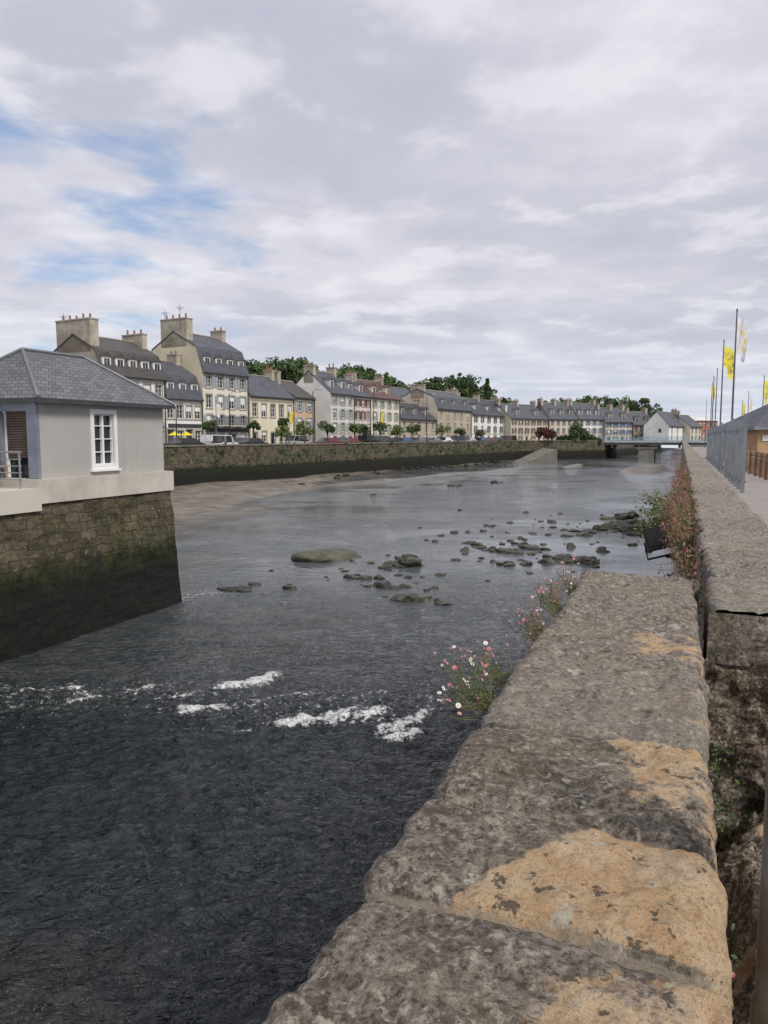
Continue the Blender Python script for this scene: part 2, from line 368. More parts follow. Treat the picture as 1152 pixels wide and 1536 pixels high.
b2=N(nt,'ShaderNodeBump'); b2.inputs['Distance'].default_value=.06; nt.links.new(noise(nt,vm(nt,g,(.9,1.6,1)),12,4,.6,.5),b2.inputs['Height']); nt.links.new(str_,b2.inputs['Strength']); nt.links.new(b1.outputs[0],b2.inputs['Normal'])
b3=N(nt,'ShaderNodeBump'); b3.inputs['Distance'].default_value=.10; nt.links.new(mth(nt,'ADD',.06,mth(nt,'MULTIPLY',far_s,.25)),b3.inputs['Strength']); nt.links.new(noise(nt,vm(nt,g,(1,1.5,1)),1.6,3,.5),b3.inputs['Height']); nt.links.new(b2.outputs[0],b3.inputs['Normal'])
nt.links.new(b3.outputs[0],b.inputs['Normal'])
gridmesh('river_water',np.stack([X,Y,h],-1),wm,{'foam_glint':foam_glint})

# ------------------------------------------------------------ mud banks / river bed
X,Y=np.meshgrid(np.arange(-50,.3,.4),np.concatenate([np.arange(12,120,.5),np.arange(120,260,1.2)]),indexing='ij')
xm=np.interp(Y,[12,25,32,45,58,66,72,82,95,120,150,200],[-22,-22,-24.5,-26.5,-29.5,-33,-35,-33,-32,-31,-27,-16])
n=fbm(X*.22,Y*.10,1,5)-.5
hz=np.clip((xm-X)/7,-.6,1)*.40+n*.75+(fbm(X*1.3,Y*.9,2,3)-.5)*.14-.05
def bar(cx,cy,hx,hy,a,tilt=0):
    return a*np.exp(-(((X-cx-(Y-cy)*tilt)/hx)**2+((Y-cy)/hy)**2))
hz=np.maximum(hz,-.32+bar(-27,86,1.6,13,.62,.1)+bar(-23,104,1.4,14,.52,.08)+bar(-11.5,73,.8,3.5,.46)+bar(-4,112,4.0,24,.75)+bar(-16,122,1.2,10,.5)+bar(-30,68,1.6,8,.5,.2)+n*.5)
a,b_=Wn(X,Y)
mud,nt,b=newmat('river_mud')
g=N(nt,'ShaderNodeNewGeometry').outputs['Position']; sz=N(nt,'ShaderNodeSeparateXYZ'); nt.links.new(g,sz.inputs[0])
c=mix(nt,ramp(nt,noise(nt,g,.6,7,.7),.38,.64),(.11,.092,.074),(.20,.172,.14))
c=mix(nt,mth(nt,'MULTIPLY',ramp(nt,noise(nt,g,.9,6,.7),.55,.7),.8),c,(.045,.05,.027))
c=mix(nt,ramp(nt,sz.outputs[2],.14,.0),c,(.07,.06,.048))
nt.links.new(c,b.inputs['Base Color']); nt.links.new(mth(nt,'ADD',.22,mth(nt,'MULTIPLY',ramp(nt,sz.outputs[2],.02,.25),.4)),b.inputs['Roughness'])
bump(nt,b,noise(nt,g,3,6,.7),.6,.08)
gridmesh('mud_bank',np.stack([a,b_,hz],-1),mud)

# ------------------------------------------------------------ rocks
bm=bmesh.new(); bmesh.ops.create_icosphere(bm,subdivisions=3,radius=1); bm.verts.ensure_lookup_table()
IV=np.array([v.co[:] for v in bm.verts]); IF=[[v.index for v in f.verts] for f in bm.faces]; bm.free()
rock,nt,b=newmat('wet_rock')
g=N(nt,'ShaderNodeNewGeometry'); gp=g.outputs['Position']
c=mix(nt,ramp(nt,noise(nt,gp,4,6,.7),.4,.62),(.018,.018,.011),(.060,.054,.038))
nz=N(nt,'ShaderNodeSeparateXYZ'); nt.links.new(g.outputs['Normal'],nz.inputs[0])
c=mix(nt,mth(nt,'MULTIPLY',ramp(nt,nz.outputs[2],.6,.95),ramp(nt,noise(nt,gp,2,5),.47,.64)),c,(.115,.11,.055))
nt.links.new(c,b.inputs['Base Color']); b.inputs['Roughness'].default_value=.5; bump(nt,b,noise(nt,gp,12,6,.7),.8,.05)
RK=MB()
def rockat(mb,x,y,sx_,sy_,sz_,zc=0.0,mat=rock,cl_=.72):
    sd_=rng.uniform(0,99); V=IV.copy()
    k=.45+1.1*fbm(V[:,0]*1.3+sd_,V[:,1]*1.3,V[:,2]*1.3,4); V=V*k[:,None]
    for q in range(5):
        d=rng.normal(size=3); d/=np.linalg.norm(d); t=V@d; ov_=np.maximum(0,t-rng.uniform(.5,.8)); V=V-ov_[:,None]*d*.9
    V+= (fbm(IV[:,0]*5+sd_,IV[:,1]*5,IV[:,2]*5,3)-.5)[:,None]*.25*IV
    t=rng.uniform(-.5,.5); ct,st=math.cos(t),math.sin(t)
    V=V*np.array([sx_,sy_,sz_]); V=np.stack([V[:,0]*ct-V[:,1]*st,V[:,0]*st+V[:,1]*ct,V[:,2]],1)+np.array([x,y,zc])
    mb.arr(V,IF,mat)
for px,b_,s in [(595,26.8,.42),(612,26.6,.5),(585,27.2,.3),(625,27.5,.28),(600,28.2,.3),(615,28.4,.35),(580,26.2,.33),(570,24.2,.2),(548,24.2,.22),(525,24.4,.28),(535,24.9,.16),
   (578,22.8,.4),(568,23.0,.3),(590,22.6,.25),(600,21.1,.42),(622,20.9,.4),(612,21.0,.4),(665,20.5,.28),(655,20.9,.15),(350,22.4,.35),(365,22.2,.35),(338,22.2,.25),(432,22.6,.25),(440,22.4,.15),
   (795,31,.55),(805,30.6,.4),(785,31.5,.35),(845,28,.5),(868,27.6,.4),(880,27.4,.5),(892,27.6,.3),(720,31,.3),(730,30.5,.25),(705,32.4,.35),(712,31.9,.25),(697,30.3,.28),(760,29.8,.45),(748,30,.3),(775,29.6,.35),
   (738,30.4,.25),(790,27,.35),(765,26.6,.25),(815,27.4,.25),(875,35,.5),(885,36,.5),(898,37,.5),(905,37.4,.6),(912,38,.45),(924,38.2,.6),(932,39.4,.6),(938,42,.7),(945,43.5,.7),(930,43,.5),(950,35.5,.5),(940,36.6,.5),(955,38,.6),(948,40,.6),(935,37.6,.5),
   (730,38.8,.3),(737,38.4,.2),(765,33,.2),(780,34,.2),(905,30,.3),(855,31.2,.3),(700,36,.15),(760,36,.15),(845,37,.25),(690,47,.2),(560,60,.3),(680,70,.5),(740,75,.5)]:
    r=(px-576)/1097
    for q_ in range(2 if s>.33 else 1):
        s2=s*(.78 if q_==0 else .5); rockat(RK,r*b_+(q_*rng.normal(0,s*1.3)),b_+q_*rng.normal(0,s),s2*rng.uniform(.9,1.5),s2*rng.uniform(.7,1.1),s2*rng.uniform(.40,.8),.0)
for i in range(85):
    b_=rng.uniform(22,46); Xr=rng.normal(-5.8,2.9)
    if Xr>-.6: continue
    xx,yy=Wn(Xr,b_); rockat(RK,xx,yy,*(rng.uniform(.05,.20)*np.array([1.2,1,.6])),.0)
for i in range(26):
    rr_=rng.uniform(-.08,.08); b_=rng.uniform(20.5,29); rockat(RK,rr_*b_,b_,*(rng.uniform(.04,.13)*np.array([1.3,1,.6])),.0)
for i in range(70):
    Yr=rng.uniform(52,140); Xr=np.interp(Yr,[12,58,82,150],[-30,-38,-36,-27])+rng.normal(0,2.5)
    xx,yy=Wn(Xr,Yr); rockat(RK,xx,yy,*(rng.uniform(.12,.4)*np.array([1.2,1,.5])),.2)
RK.obj('river_rocks',smooth=False)
FB=MB(); m2=M('flat_boulder_stone',(.13,.12,.08),(.06,.06,.035),2,.6,.6,.05)
rockat(FB,-.081*28.3,28.3,1.45,.9,.36,-.02,m2); FB.obj('flat_boulder',smooth=True)

# ------------------------------------------------------------ masonry (UV based)
def masonry(name,cu,cu2,algae,zline,bw=.7,bh=.3,mort=(.14,.12,.1),moss=.5,soft=.15,black=1.1):
    m,nt,b=newmat(name)
    uv=N(nt,'ShaderNodeUVMap').outputs[0]; g=N(nt,'ShaderNodeNewGeometry').outputs['Position']
    dn=N(nt,'ShaderNodeVectorMath',operation='ADD'); nn=N(nt,'ShaderNodeTexNoise'); nn.inputs['Scale'].default_value=1.9; nn.inputs['Detail'].default_value=6; nt.links.new(g,nn.inputs['Vector'])
    sc=N(nt,'ShaderNodeVectorMath',operation='SCALE'); sc.inputs['Scale'].default_value=.34; nt.links.new(nn.outputs['Color'],sc.inputs[0])
    nt.links.new(uv,dn.inputs[0]); nt.links.new(sc.outputs[0],dn.inputs[1])
    br=N(nt,'ShaderNodeTexBrick'); nt.links.new(dn.outputs[0],br.inputs['Vector'])
    for k,v in (('Scale',1),('Brick Width',bw),('Row Height',bh),('Mortar Size',.013),('Mortar Smooth',1.0),('Bias',-.1)): br.inputs[k].default_value=v
    br.inputs['Color1'].default_value=rgb(cu); br.inputs['Color2'].default_value=rgb(cu2); br.inputs['Mortar'].default_value=rgb(mort)
    c=mix(nt,mth(nt,'MULTIPLY',ramp(nt,noise(nt,g,1.6,8,.75),.40,.62),.85),br.outputs['Color'],tuple(x*.38 for x in cu))
    c=mix(nt,mth(nt,'MULTIPLY',ramp(nt,noise(nt,g,.8,7,.75),moss,moss+.14),.7),c,(.075,.08,.026))
    c=mix(nt,mth(nt,'MULTIPLY',ramp(nt,noise(nt,g,6,6,.75),.56,.68),.6),c,(.36,.31,.23))
    c=mix(nt,mth(nt,'MULTIPLY',ramp(nt,noise(nt,g,9,6,.75),.50,.36),.7),c,(.03,.025,.018))
    sz=N(nt,'ShaderNodeSeparateXYZ'); nt.links.new(g,sz.inputs[0])
    zf=mth(nt,'ADD',sz.outputs[2],mth(nt,'MULTIPLY',mth(nt,'SUBTRACT',noise(nt,g,1.5,8,.75),.5),1.3))
    wet=mix(nt,ramp(nt,noise(nt,g,2.5,7,.75),.4,.62),algae,(.010,.012,.007))
    wet=mix(nt,mth(nt,'MULTIPLY',mth(nt,'SUBTRACT',1.0,br.outputs['Fac']),.12),wet,(.05,.043,.03))
    wet2=mix(nt,ramp(nt,zf,zline-black,zline-.1),(.014,.013,.010),wet)
    wet2=mix(nt,mth(nt,'MULTIPLY',ramp(nt,noise(nt,g,7,6,.75),.56,.68),.35),wet2,(.06,.055,.04))
    c=mix(nt,ramp(nt,zf,zline+soft,zline-soft),c,wet2)
    nt.links.new(c,b.inputs['Base Color']); b.inputs['Roughness'].default_value=.8; b.inputs['Specular IOR Level'].default_value=.3
    p=bump(nt,b,mth(nt,'SUBTRACT',1.0,br.outputs['Fac']),.8,.045); bump(nt,b,noise(nt,g,7,8,.75),1.0,.11,p)
    return m
QW=masonry('quay_masonry',(.17,.14,.105),(.11,.09,.068),(.020,.027,.010),1.85)
PW=masonry('pier_masonry',(.19,.155,.10),(.11,.09,.058),(.036,.048,.009),1.85,.52,.22,(.06,.05,.035),.50,.28,.8)
def wallstrip(name,line,z0,z1,mat,parent,batter=0.0,nz=24,seed=0,inward=None,step=.4,amp=.07):
    pts=np.array(line,float); seg=np.sqrt((np.diff(pts,axis=0)**2).sum(1)); L=np.concatenate([[0],np.cumsum(seg)])
    s=np.arange(0,L[-1]+step*.5,step); s=np.clip(s,0,L[-1]); X=np.interp(s,L,pts[:,0]); Y=np.interp(s,L,pts[:,1])
    tx=np.gradient(X);ty=np.gradient(Y);n=np.hypot(tx,ty); nx,ny=ty/n,-tx/n    # right-hand normal (towards river for increasing Y on left bank)
    z=np.linspace(z0,z1,nz)
    SX,ZZ=np.meshgrid(s,z,indexing='ij')
    off=(fbm(SX*.9+seed,ZZ*1.6,seed,5)-.5)*amp*2+(vn(SX*3.2,ZZ*5,seed+3)-.5)*amp*.8+batter*(z1-ZZ)
    XX=X[:,None]+nx[:,None]*off; YY=Y[:,None]+ny[:,None]*off; a,b=Wn(XX,YY)
    return gridmesh(name,np.stack([a,b,ZZ],-1),mat,uv=np.stack([SX,ZZ],-1),parent=parent)
def quayX(Y): return float(np.interp(Y,[-40,0,53,149,166,175,260,600],[-54,-49.1,-42.3,-30,-15.2,-14,-6,10]))
qpts=[(quayX(y),y) for y in list(range(-20,149,6))+[149,155,160,166,172,200,260]]
q=empty('stone_quay_wall')
wallstrip('face',qpts,-.3,TOP-.12,QW,q,.03,18,step=.8)
COP=M('coping_stone_grey',(.20,.18,.15),(.12,.105,.085),1.5,.9,.5,.03)
mb=MB()
for i in range(len(qpts)-1):
    (x0,y0),(x1,y1)=qpts[i],qpts[i+1]
    mb.box8([W(x0+.1,y0,TOP-.16),W(x1+.1,y1,TOP-.16),W(x1-.5,y1,TOP-.16),W(x0-.5,y0,TOP-.16),W(x0+.1,y0,TOP),W(x1+.1,y1,TOP),W(x1-.5,y1,TOP),W(x0-.5,y0,TOP)],COP)
    mb.poly([W(x0-.42,y0,ST-.1),W(x1-.42,y1,ST-.1),W(x1-.42,y1,TOP-.16),W(x0-.42,y0,TOP-.16)],COP)
mb.obj('coping',q)
# weeds growing on the quay wall
GREEN=M('foliage_green',(.08,.13,.03),(.04,.075,.018),1.2,.7,0)
GREEN2=M('foliage_bright',(.14,.20,.05),(.08,.12,.025),1.0,.7,0)
GREEND=M('foliage_dark',(.045,.082,.024),(.095,.145,.045),.16,.75,0)
REDB=M('foliage_red',(.12,.03,.025),(.06,.02,.02),1.0,.7,0)
BARK=M('bark',(.10,.08,.06),None,3,.9,.4)
mb=MB(); Pn=[]
for i in range(420):
    y=rng.uniform(40,165); z=rng.uniform(1.9,4.0); n=int(rng.integers(8,26)); c=W(quayX(y)+.15,y,z)
    Pn.append(clump(c,rng.uniform(.15,.6),n,.6))
V,F=leafmesh(np.concatenate(Pn),.11); mb.arr(V,F,GREEN); mb.obj('wall_weeds')

# ------------------------------------------------------------ ground
ASPH=M('asphalt_street',(.075,.073,.07),(.055,.054,.053),.4,.9,.2)
LAND=M('ground_land',(.05,.08,.03),(.04,.055,.022),.05,.95,0)
mb=MB()
ql=[W(quayX(y)-.3,y,ST) for y in (-20,53,149,166,175,260,600)]
ext=[W(-1500,3000,ST),W(-3000,0,ST),W(-1500,-600,ST),W(-60,-600,ST)]
mb.poly([*ql,W(12,3000,ST),*ext],ASPH)
mb.poly([W(.5,-.6,ST-.02),W(.5,-600,ST-.02),W(3000,-600,ST-.02),W(3000,3000,ST-.02),W(12.01,3000,ST-.02),W(12.01,600,ST-.02),W(.5,400,ST-.02)],ASPH)
mb.obj('ground')
pv,nt,b=newmat('promenade_paving')
g=N(nt,'ShaderNodeNewGeometry').outputs['Position']; rr=N(nt,'ShaderNodeMapping'); rr.inputs['Rotation'].default_value=(0,0,PHI); nt.links.new(g,rr.inputs['Vector'])
br=N(nt,'ShaderNodeTexBrick'); nt.links.new(rr.outputs[0],br.inputs['Vector'])
for k,v in (('Scale',1),('Brick Width',.22),('Row Height',.14),('Mortar Size',.012),('Mortar Smooth',.3)): br.inputs[k].default_value=v
br.inputs['Color1'].default_value=(.36,.32,.295,1);br.inputs['Color2'].default_value=(.26,.235,.22,1);br.inputs['Mortar'].default_value=(.15,.135,.12,1)
nt.links.new(mix(nt,mth(nt,'MULTIPLY',noise(nt,g,2,5),.4),br.outputs['Color'],(.30,.27,.25)),b.inputs['Base Color']); b.inputs['Roughness'].default_value=.85
bump(nt,b,br.outputs['Fac'],-.5,.01)
mb=MB(); mb.poly([W(.6,-5,ST-.01),W(9,-5,ST-.01),W(9,130,ST-.01),W(.6,130,ST-.01)],pv); mb.obj('promenade_pavement')

# ------------------------------------------------------------ houses
GLASS,nt,b=newmat('window_glass')
g=N(nt,'ShaderNodeNewGeometry').outputs['Position']
nt.links.new(mix(nt,ramp(nt,noise(nt,g,.7,2),.45,.6),(.018,.022,.028),(.08,.08,.078)),b.inputs['Base Color']); b.inputs['Roughness'].default_value=.12
WHITE=M('white_paint',(.80,.80,.78),(.72,.72,.70),1,.5,0)
ROOFS={}
def slate(name,c):
    if name in ROOFS: return ROOFS[name]
    m,nt,b=newmat(name); ROOFS[name]=m
    g=N(nt,'ShaderNodeNewGeometry').outputs['Position']
    f=noise(nt,vm(nt,g,(1,1,3)),1.1,7,.75); c_=mix(nt,ramp(nt,f,.35,.68),c,tuple(x*1.6 for x in c))
    c_=mix(nt,mth(nt,'MULTIPLY',ramp(nt,noise(nt,g,.35,6,.7),.55,.75),.4),c_,(.15,.13,.095))
    wv=N(nt,'ShaderNodeTexWave',wave_type='BANDS',bands_direction='Z'); wv.inputs['Scale'].default_value=2.2; wv.inputs['Distortion'].default_value=.6; nt.links.new(g,wv.inputs['Vector'])
    c_=mix(nt,mth(nt,'MULTIPLY',ramp(nt,wv.outputs['Fac'],.3,.0),.4),c_,tuple(x*.45 for x in c))
    nt.links.new(c_,b.inputs['Base Color']); b.inputs['Roughness'].default_value=.6; bump(nt,b,wv.outputs['Fac'],.4,.03)
    return m
SL=slate('slate_roof',(.066,.070,.083)); SLB=slate('slate_roof_brown',(.062,.055,.052)); SLD=slate('slate_roof_dark',(.045,.047,.055)); SLR=slate('tile_roof_red',(.095,.050,.045))
CHIM=M('chimney_render',(.46,.415,.335),(.31,.27,.215),.9,.9,.4,streak=True); POT=M('chimney_pot',(.30,.14,.08),None,3,.8,0)
STN=M('stone_trim',(.46,.42,.35),(.36,.32,.26),2,.85,.2)
DARK=M('dark_metal',(.02,.02,.022),None,3,.5,0)
def wallm(name,c): return M('wall_'+name,c,tuple(x*.84 for x in c),.5,.9,.15,.01,streak=True)
def house(kind,L,R,D,eave,ridge,rows,cols,wall,roofm=SL,shut=None,roof='gable',dorm=0,chim=(0,1),trim=STN,shop=None,setf=0.0,wh=1.55,ww=1.0,gablewin=0,gw=None,base=ST):
    root=empty(kind)
    L=Vector((L[0],L[1],0));R=Vector((R[0],R[1],0)); dr=(R-L); Wd=dr.length; dr.normalize(); into=Vector((-dr.y,dr.x,0)); L=L-into*setf
    def T(u,w_,z): p=L+dr*u+into*w_; return (p.x,p.y,z)
    E=EYE+eave; RG=EYE+ridge; Hh=E-base
    wl=MB();gl=MB();fr=MB();sh=MB();rf=MB();ch=MB()
    rowh=Hh/rows; rects=[]
    for rI in range(rows):
        zb=base+rI*rowh
        for c in range(cols):
            uc=(c+.5)*Wd/cols
            if rI==0:
                if shop and c%2==0: rects.append((uc-min(.9,Wd/cols*.4),uc+min(.9,Wd/cols*.4),base+.25,base+min(2.5,rowh*.85),0))
                elif c%2==0 : rects.append((uc-ww/2,uc+ww/2,base+.02,base+min(2.2,rowh*.82),0))
                else: rects.append((uc-ww/2,uc+ww/2,base+.95,base+min(2.35,rowh*.85),1))
            else:
                hh=min(wh,rowh*.66)*(1 if rI<rows-1 or rows<3 else .88); z0=zb+(rowh-hh)*.42; rects.append((uc-ww/2,uc+ww/2,z0,z0+hh,1))
    us=sorted(set([0,Wd]+[round(x,4) for r_ in rects for x in r_[:2]])); zs=sorted(set([base-.2,E]+[round(x,4) for r_ in rects for x in r_[2:4]]))
    def inr(u,z): return any(r_[0]<u<r_[1] and r_[2]<z<r_[3] for r_ in rects)
    for i in range(len(us)-1):
        j=0
        while j<len(zs)-1:
            uc=(us[i]+us[i+1])/2
            if inr(uc,(zs[j]+zs[j+1])/2): j+=1; continue
            k=j
            while k<len(zs)-1 and not inr(uc,(zs[k]+zs[k+1])/2): k+=1
            wl.poly([T(us[i],0,zs[j]),T(us[i+1],0,zs[j]),T(us[i+1],0,zs[k]),T(us[i],0,zs[k])],wall); j=k
    for (u0,u1,z0,z1,t) in rects:
        d=.16
        for a_ in ([T(u0,0,z0),T(u0,d,z0),T(u0,d,z1),T(u0,0,z1)],[T(u1,0,z0),T(u1,d,z0),T(u1,d,z1),T(u1,0,z1)],[T(u0,0,z0),T(u1,0,z0),T(u1,d,z0),T(u0,d,z0)],[T(u0,0,z1),T(u1,0,z1),T(u1,d,z1),T(u0,d,z1)]): wl.poly(a_,trim)
        gl.poly([T(u0,d,z0),T(u1,d,z0),T(u1,d,z1),T(u0,d,z1)],GLASS)
        f=.06
        fr.box(T,u0,u0+f,d-.05,d-.004,z0,z1,WHITE);fr.box(T,u1-f,u1,d-.05,d-.004,z0,z1,WHITE);fr.box(T,u0+f,u1-f,d-.05,d-.004,z1-f,z1,WHITE);fr.box(T,u0+f,u1-f,d-.05,d-.004,z0,z0+f,WHITE)
        if t:
            um=(u0+u1)/2; fr.box(T,um-.03,um+.03,d-.05,d-.006,z0+f,z1-f,WHITE)
            for q_ in (.36,.68): fr.box(T,u0+f,u1-f,d-.04,d-.008,z0+(z1-z0)*q_-.015,z0+(z1-z0)*q_+.015,WHITE)
            if random.random()<.3: fr.box(T,u0+f,u1-f,d-.03,d-.012,z0+(z1-z0)*random.uniform(.4,.8),z1-f,WHITE)   # blind
        s_=.13
        fr.box(T,u0-s_,u0-.002,-.035,.01,z0,z1,trim);fr.box(T,u1+.002,u1+s_,-.035,.01,z0,z1,trim);fr.box(T,u0-s_,u1+s_,-.045,.01,z1+.002,z1+.2,trim)
        if t: fr.box(T,u0-s_-.05,u1+s_+.05,-.10,.01,z0-.12,z0-.002,trim)
        if t and shut and random.random()<.9:
            w2=ww*.46
            if Wd/cols>ww+2*w2:
                sh.box(T,u0-w2-.02,u0-.02,-.085,-.05,z0+.01,z1-.01,shut);sh.box(T,u1+.02,u1+w2+.02,-.085,-.05,z0+.01,z1-.01,shut)
    if shop: fr.box(T,.25,Wd-.25,-.12,-.05,base+min(2.5,rowh*.85)+.22,base+min(2.5,rowh*.85)+.62,shop)
    if roof=='mansard': pr=[(0,E),(.85,E+(RG-E)*.58),(D/2,RG),(D-.85,E+(RG-E)*.58),(D,E)]
    else: pr=[(0,E),(D/2,RG),(D,E)]
    gm=gw or wall
    for u in (0,Wd): wl.poly([T(u,0,base-.2),T(u,D,base-.2)]+[T(u,p[0],p[1]) for p in reversed(pr)],gm)
    wl.poly([T(0,D,base-.2),T(Wd,D,base-.2),T(Wd,D,E),T(0,D,E)],wall)
    ov=.28; th=.16
    pe=[list(p) for p in pr]
    sl=(pr[1][1]-pr[0][1])/(pr[1][0]-pr[0][0]); pe[0]=[-ov,E-ov*min(sl,1.2)]; pe[-1]=[D+ov,E-ov*min(sl,1.2)]
    for i in range(len(pe)-1):
        (w0,z0),(w1,z1)=pe[i],pe[i+1]
        rf.box8([T(-.06,w0,z0+.02),T(Wd+.06,w0,z0+.02),T(Wd+.06,w1,z1+.02),T(-.06,w1,z1+.02),T(-.06,w0,z0+th),T(Wd+.06,w0,z0+th),T(Wd+.06,w1,z1+th),T(-.06,w1,z1+th)],roofm)
    rf.box(T,-.14,Wd+.14,D/2-.12,D/2+.12,RG+th-.03,RG+th+.08,CHIM)
    fr.box(T,-.03,Wd+.03,-.12,.0,E-.30,E-.06,trim)     # cornice
    fr.box(T,.0,Wd,-.40,-.29,E-.35,E-.24,DARK)          # gutter
    fr.box(T,Wd-.12,Wd-.03,-.14,-.05,base,E-.3,DARK)      # downpipe
    if rows>2: fr.box(T,.0,Wd-.15,-.05,.0,base+rowh-.08,base+rowh+.10,trim)
    for i in range(dorm):
        uc=(i+.5)*Wd/dorm; hw=.55; wf=.18 if roof=='mansard' else .9; zf=E+(.35 if roof=='mansard' else wf*sl-.1); zt=zf+1.35; wb=wf+2.2
        rf.box(T,uc-hw,uc+hw,wf,wb,zf,zt,wall)
        rf.box8([T(uc-hw-.12,wf-.15,zt),T(uc+hw+.12,wf-.15,zt),T(uc+hw+.12,wb,zt),T(uc-hw-.12,wb,zt),T(uc-.03,wf-.15,zt+.5),T(uc+.03,wf-.15,zt+.5),T(uc+.03,wb,zt+.5),T(uc-.03,wb,zt+.5)],roofm)
        rf.box(T,uc-hw+.14,uc+hw-.14,wf-.03,wf+.01,zf+.12,zt-.12,WHITE)
        gl.box(T,uc-hw+.2,uc-.03,wf-.05,wf-.032,zf+.18,zt-.18,GLASS); gl.box(T,uc+.03,uc+hw-.2,wf-.05,wf-.032,zf+.18,zt-.18,GLASS)
    for i in range(max(0,cols//3)):     # roof windows
        if roof=='gable' and dorm==0:
            uc=Wd*(i+.6)/max(1,cols//3); wq_=D*.2; zq=E+wq_*sl+th
            rf.box8([T(uc-.35,wq_,zq-.02),T(uc+.35,wq_,zq-.02),T(uc+.35,wq_+.8,zq+.8*sl-.02),T(uc-.35,wq_+.8,zq+.8*sl-.02),T(uc-.35,wq_,zq+.05),T(uc+.35,wq_,zq+.05),T(uc+.35,wq_+.8,zq+.8*sl+.05),T(uc-.35,wq_+.8,zq+.8*sl+.05)],GLASS)
    for c in chim:
        if isinstance(c,tuple): cu,cw,ct=c
        else: cu,cw,ct=c,.75,.95
        hwc=.34 if cw<2 else .55
        u=hwc+cu*(Wd-2*hwc)
        ch.box(T,u-hwc,u+hwc,D/2-cw,D/2+cw,RG-1.8,RG+ct,CHIM); ch.box(T,u-hwc-.07,u+hwc+.07,D/2-cw-.07,D/2+cw+.07,RG+ct,RG+ct+.13,STN)
        k=max(2,int(cw*2.2))
        for q_ in range(k):
            wq=D/2-cw+(q_+.5)*2*cw/k; p=T(u,wq,0); hq=.35+.25*random.random()
            ch.tube([(p[0],p[1],RG+ct+.13),(p[0],p[1],RG+ct+.13+hq)],[.13,.10],POT,8)
    for q_ in range(gablewin):
        z0=base+(rows-1)*rowh+.4
        gl.box(T,-.03,-.01,D*.3,D*.3+.7,z0,z0+1,GLASS)
    wl.obj('walls',root); gl.obj('window_glass',root); fr.obj('frames_and_trim',root); rf.obj('roof',root); ch.obj('chimneys',root)
    if sh.v: sh.obj('shutters',root)
    return T,Wd,E,RG
cream=wallm('cream',(.74,.67,.50)); ivory=wallm('ivory',(.76,.71,.60)); white=wallm('white',(.82,.81,.78)); pink=wallm('pink',(.70,.60,.57)); tan=wallm('tan',(.58,.42,.28))
grey=wallm('weathered',(.42,.37,.31)); stn=wallm('stone',(.46,.39,.30)); stn2=wallm('stone_pale',(.62,.55,.44)); gcream=wallm('gable_cream',(.72,.64,.48)); sand=wallm('sand',(.66,.60,.48)); greyw=wallm('pale_grey',(.66,.66,.65))
BLUE=M('shutter_blue',(.10,.16,.30),None,2,.6,0); GRY=M('shutter_grey',(.36,.39,.42),None,2,.6,0); RED=M('shutter_red',(.14,.055,.055),None,2,.6,0); SAGE=M('shutter_sage',(.38,.43,.37),None,2,.6,0); BRN=M('shutter_brown',(.18,.10,.06),None,2,.6,0); BLK=M('shutter_black',(.05,.05,.055),None,2,.6,0)
CARRED=M('lamp_red',(.3,.02,.02),None,2,.4,0)
YEL=M('yellow_cloth',(.80,.62,.03),(.70,.52,.02),2,.7,0); LBL=M('light_blue_paint',(.30,.50,.62),None,2,.5,0)
def fb(px): # distance of the building line at a bearing
    r=(px-576)/1115; return 62.8/(.4902-.881*r)
def FP(px,b=None):
    r=(px-576)/1115; return sv(r,b if b else fb(px))
H=house
H('terraced_house',FP(-75,58),FP(14,66.5),9,6.0,8.2,3,4,stn,SLB,None,'gable',0,(0,(1,.8,.9)))
H('terraced_house',FP(45,67.5),FP(150,75.6),9,4.2,6.6,2,5,cream,SLB,None,'gable',0,())
H('townhouse',FP(156),FP(249),8.2,6.5,10.5,3,5,white,SLB,BLUE,'mansard',5,((0,2.6,1.5),(1,1.6,.9)),gw=grey,shop=BLUE)
H('townhouse',FP(250),FP(304),8,4.5,8.8,2,4,white,SL,GRY,'mansard',3,(1,),shop=BLK)
T3,W3,E3,R3=H('tall_townhouse',FP(306),FP(373),9,7.9,12.6,4,4,ivory,SL,GRY,'mansard',4,((0,2.1,1.5),(1,1.0,1.0)),gw=gcream,wh=1.7,shop=BLK)
mb=MB(); mb.box(T3,.1,W3-.1,-1.0,-.13,ST+2.9,ST+3.08,STN)
for i in range(60): mb.box(T3,.12+i*(W3-.26)/59,.145+i*(W3-.26)/59,-.99,-.965,ST+3.08,ST+4.0,DARK)
mb.box(T3,.1,W3-.1,-1.0,-.95,ST+4.0,ST+4.06,DARK); mb.obj('balcony',bpy.data.objects['tall_townhouse'])
H('terraced_house',FP(376),FP(441),8,5.4,8.3,2,5,cream,SL,SAGE,'gable',0,(0,1),wh=1.7)
H('terraced_house',FP(442),FP(472),8,5.6,8.0,3,2,tan,SLB,GRY,'gable',0,((0,1.2,1.1),))
H('townhouse',FP(489),FP(524),8,6.6,9.9,4,3,greyw,SL,SAGE,'gable',2,((0,.9,.8),1),gw=white,setf=.9,wh=1.35)
H('terraced_house',FP(525),FP(556),8,6.6,9.3,4,4,pink,SL,RED,'gable',2,(1,),wh=1.3,ww=.85)
H('terraced_house',FP(557),FP(599),8,6.6,9.6,4,4,ivory,SLR,SAGE,'gable',2,(0,1),wh=1.3,ww=.9)
H('terraced_house',FP(592,147),FP(634,158),8,7.0,10.0,3,3,sand,SL,None,'gable',0,(0,),gw=white)
H('stone_cottage',FP(601),FP(654),8,3.3,6.3,2,5,stn,SLD,None,'gable',3,(0,1))
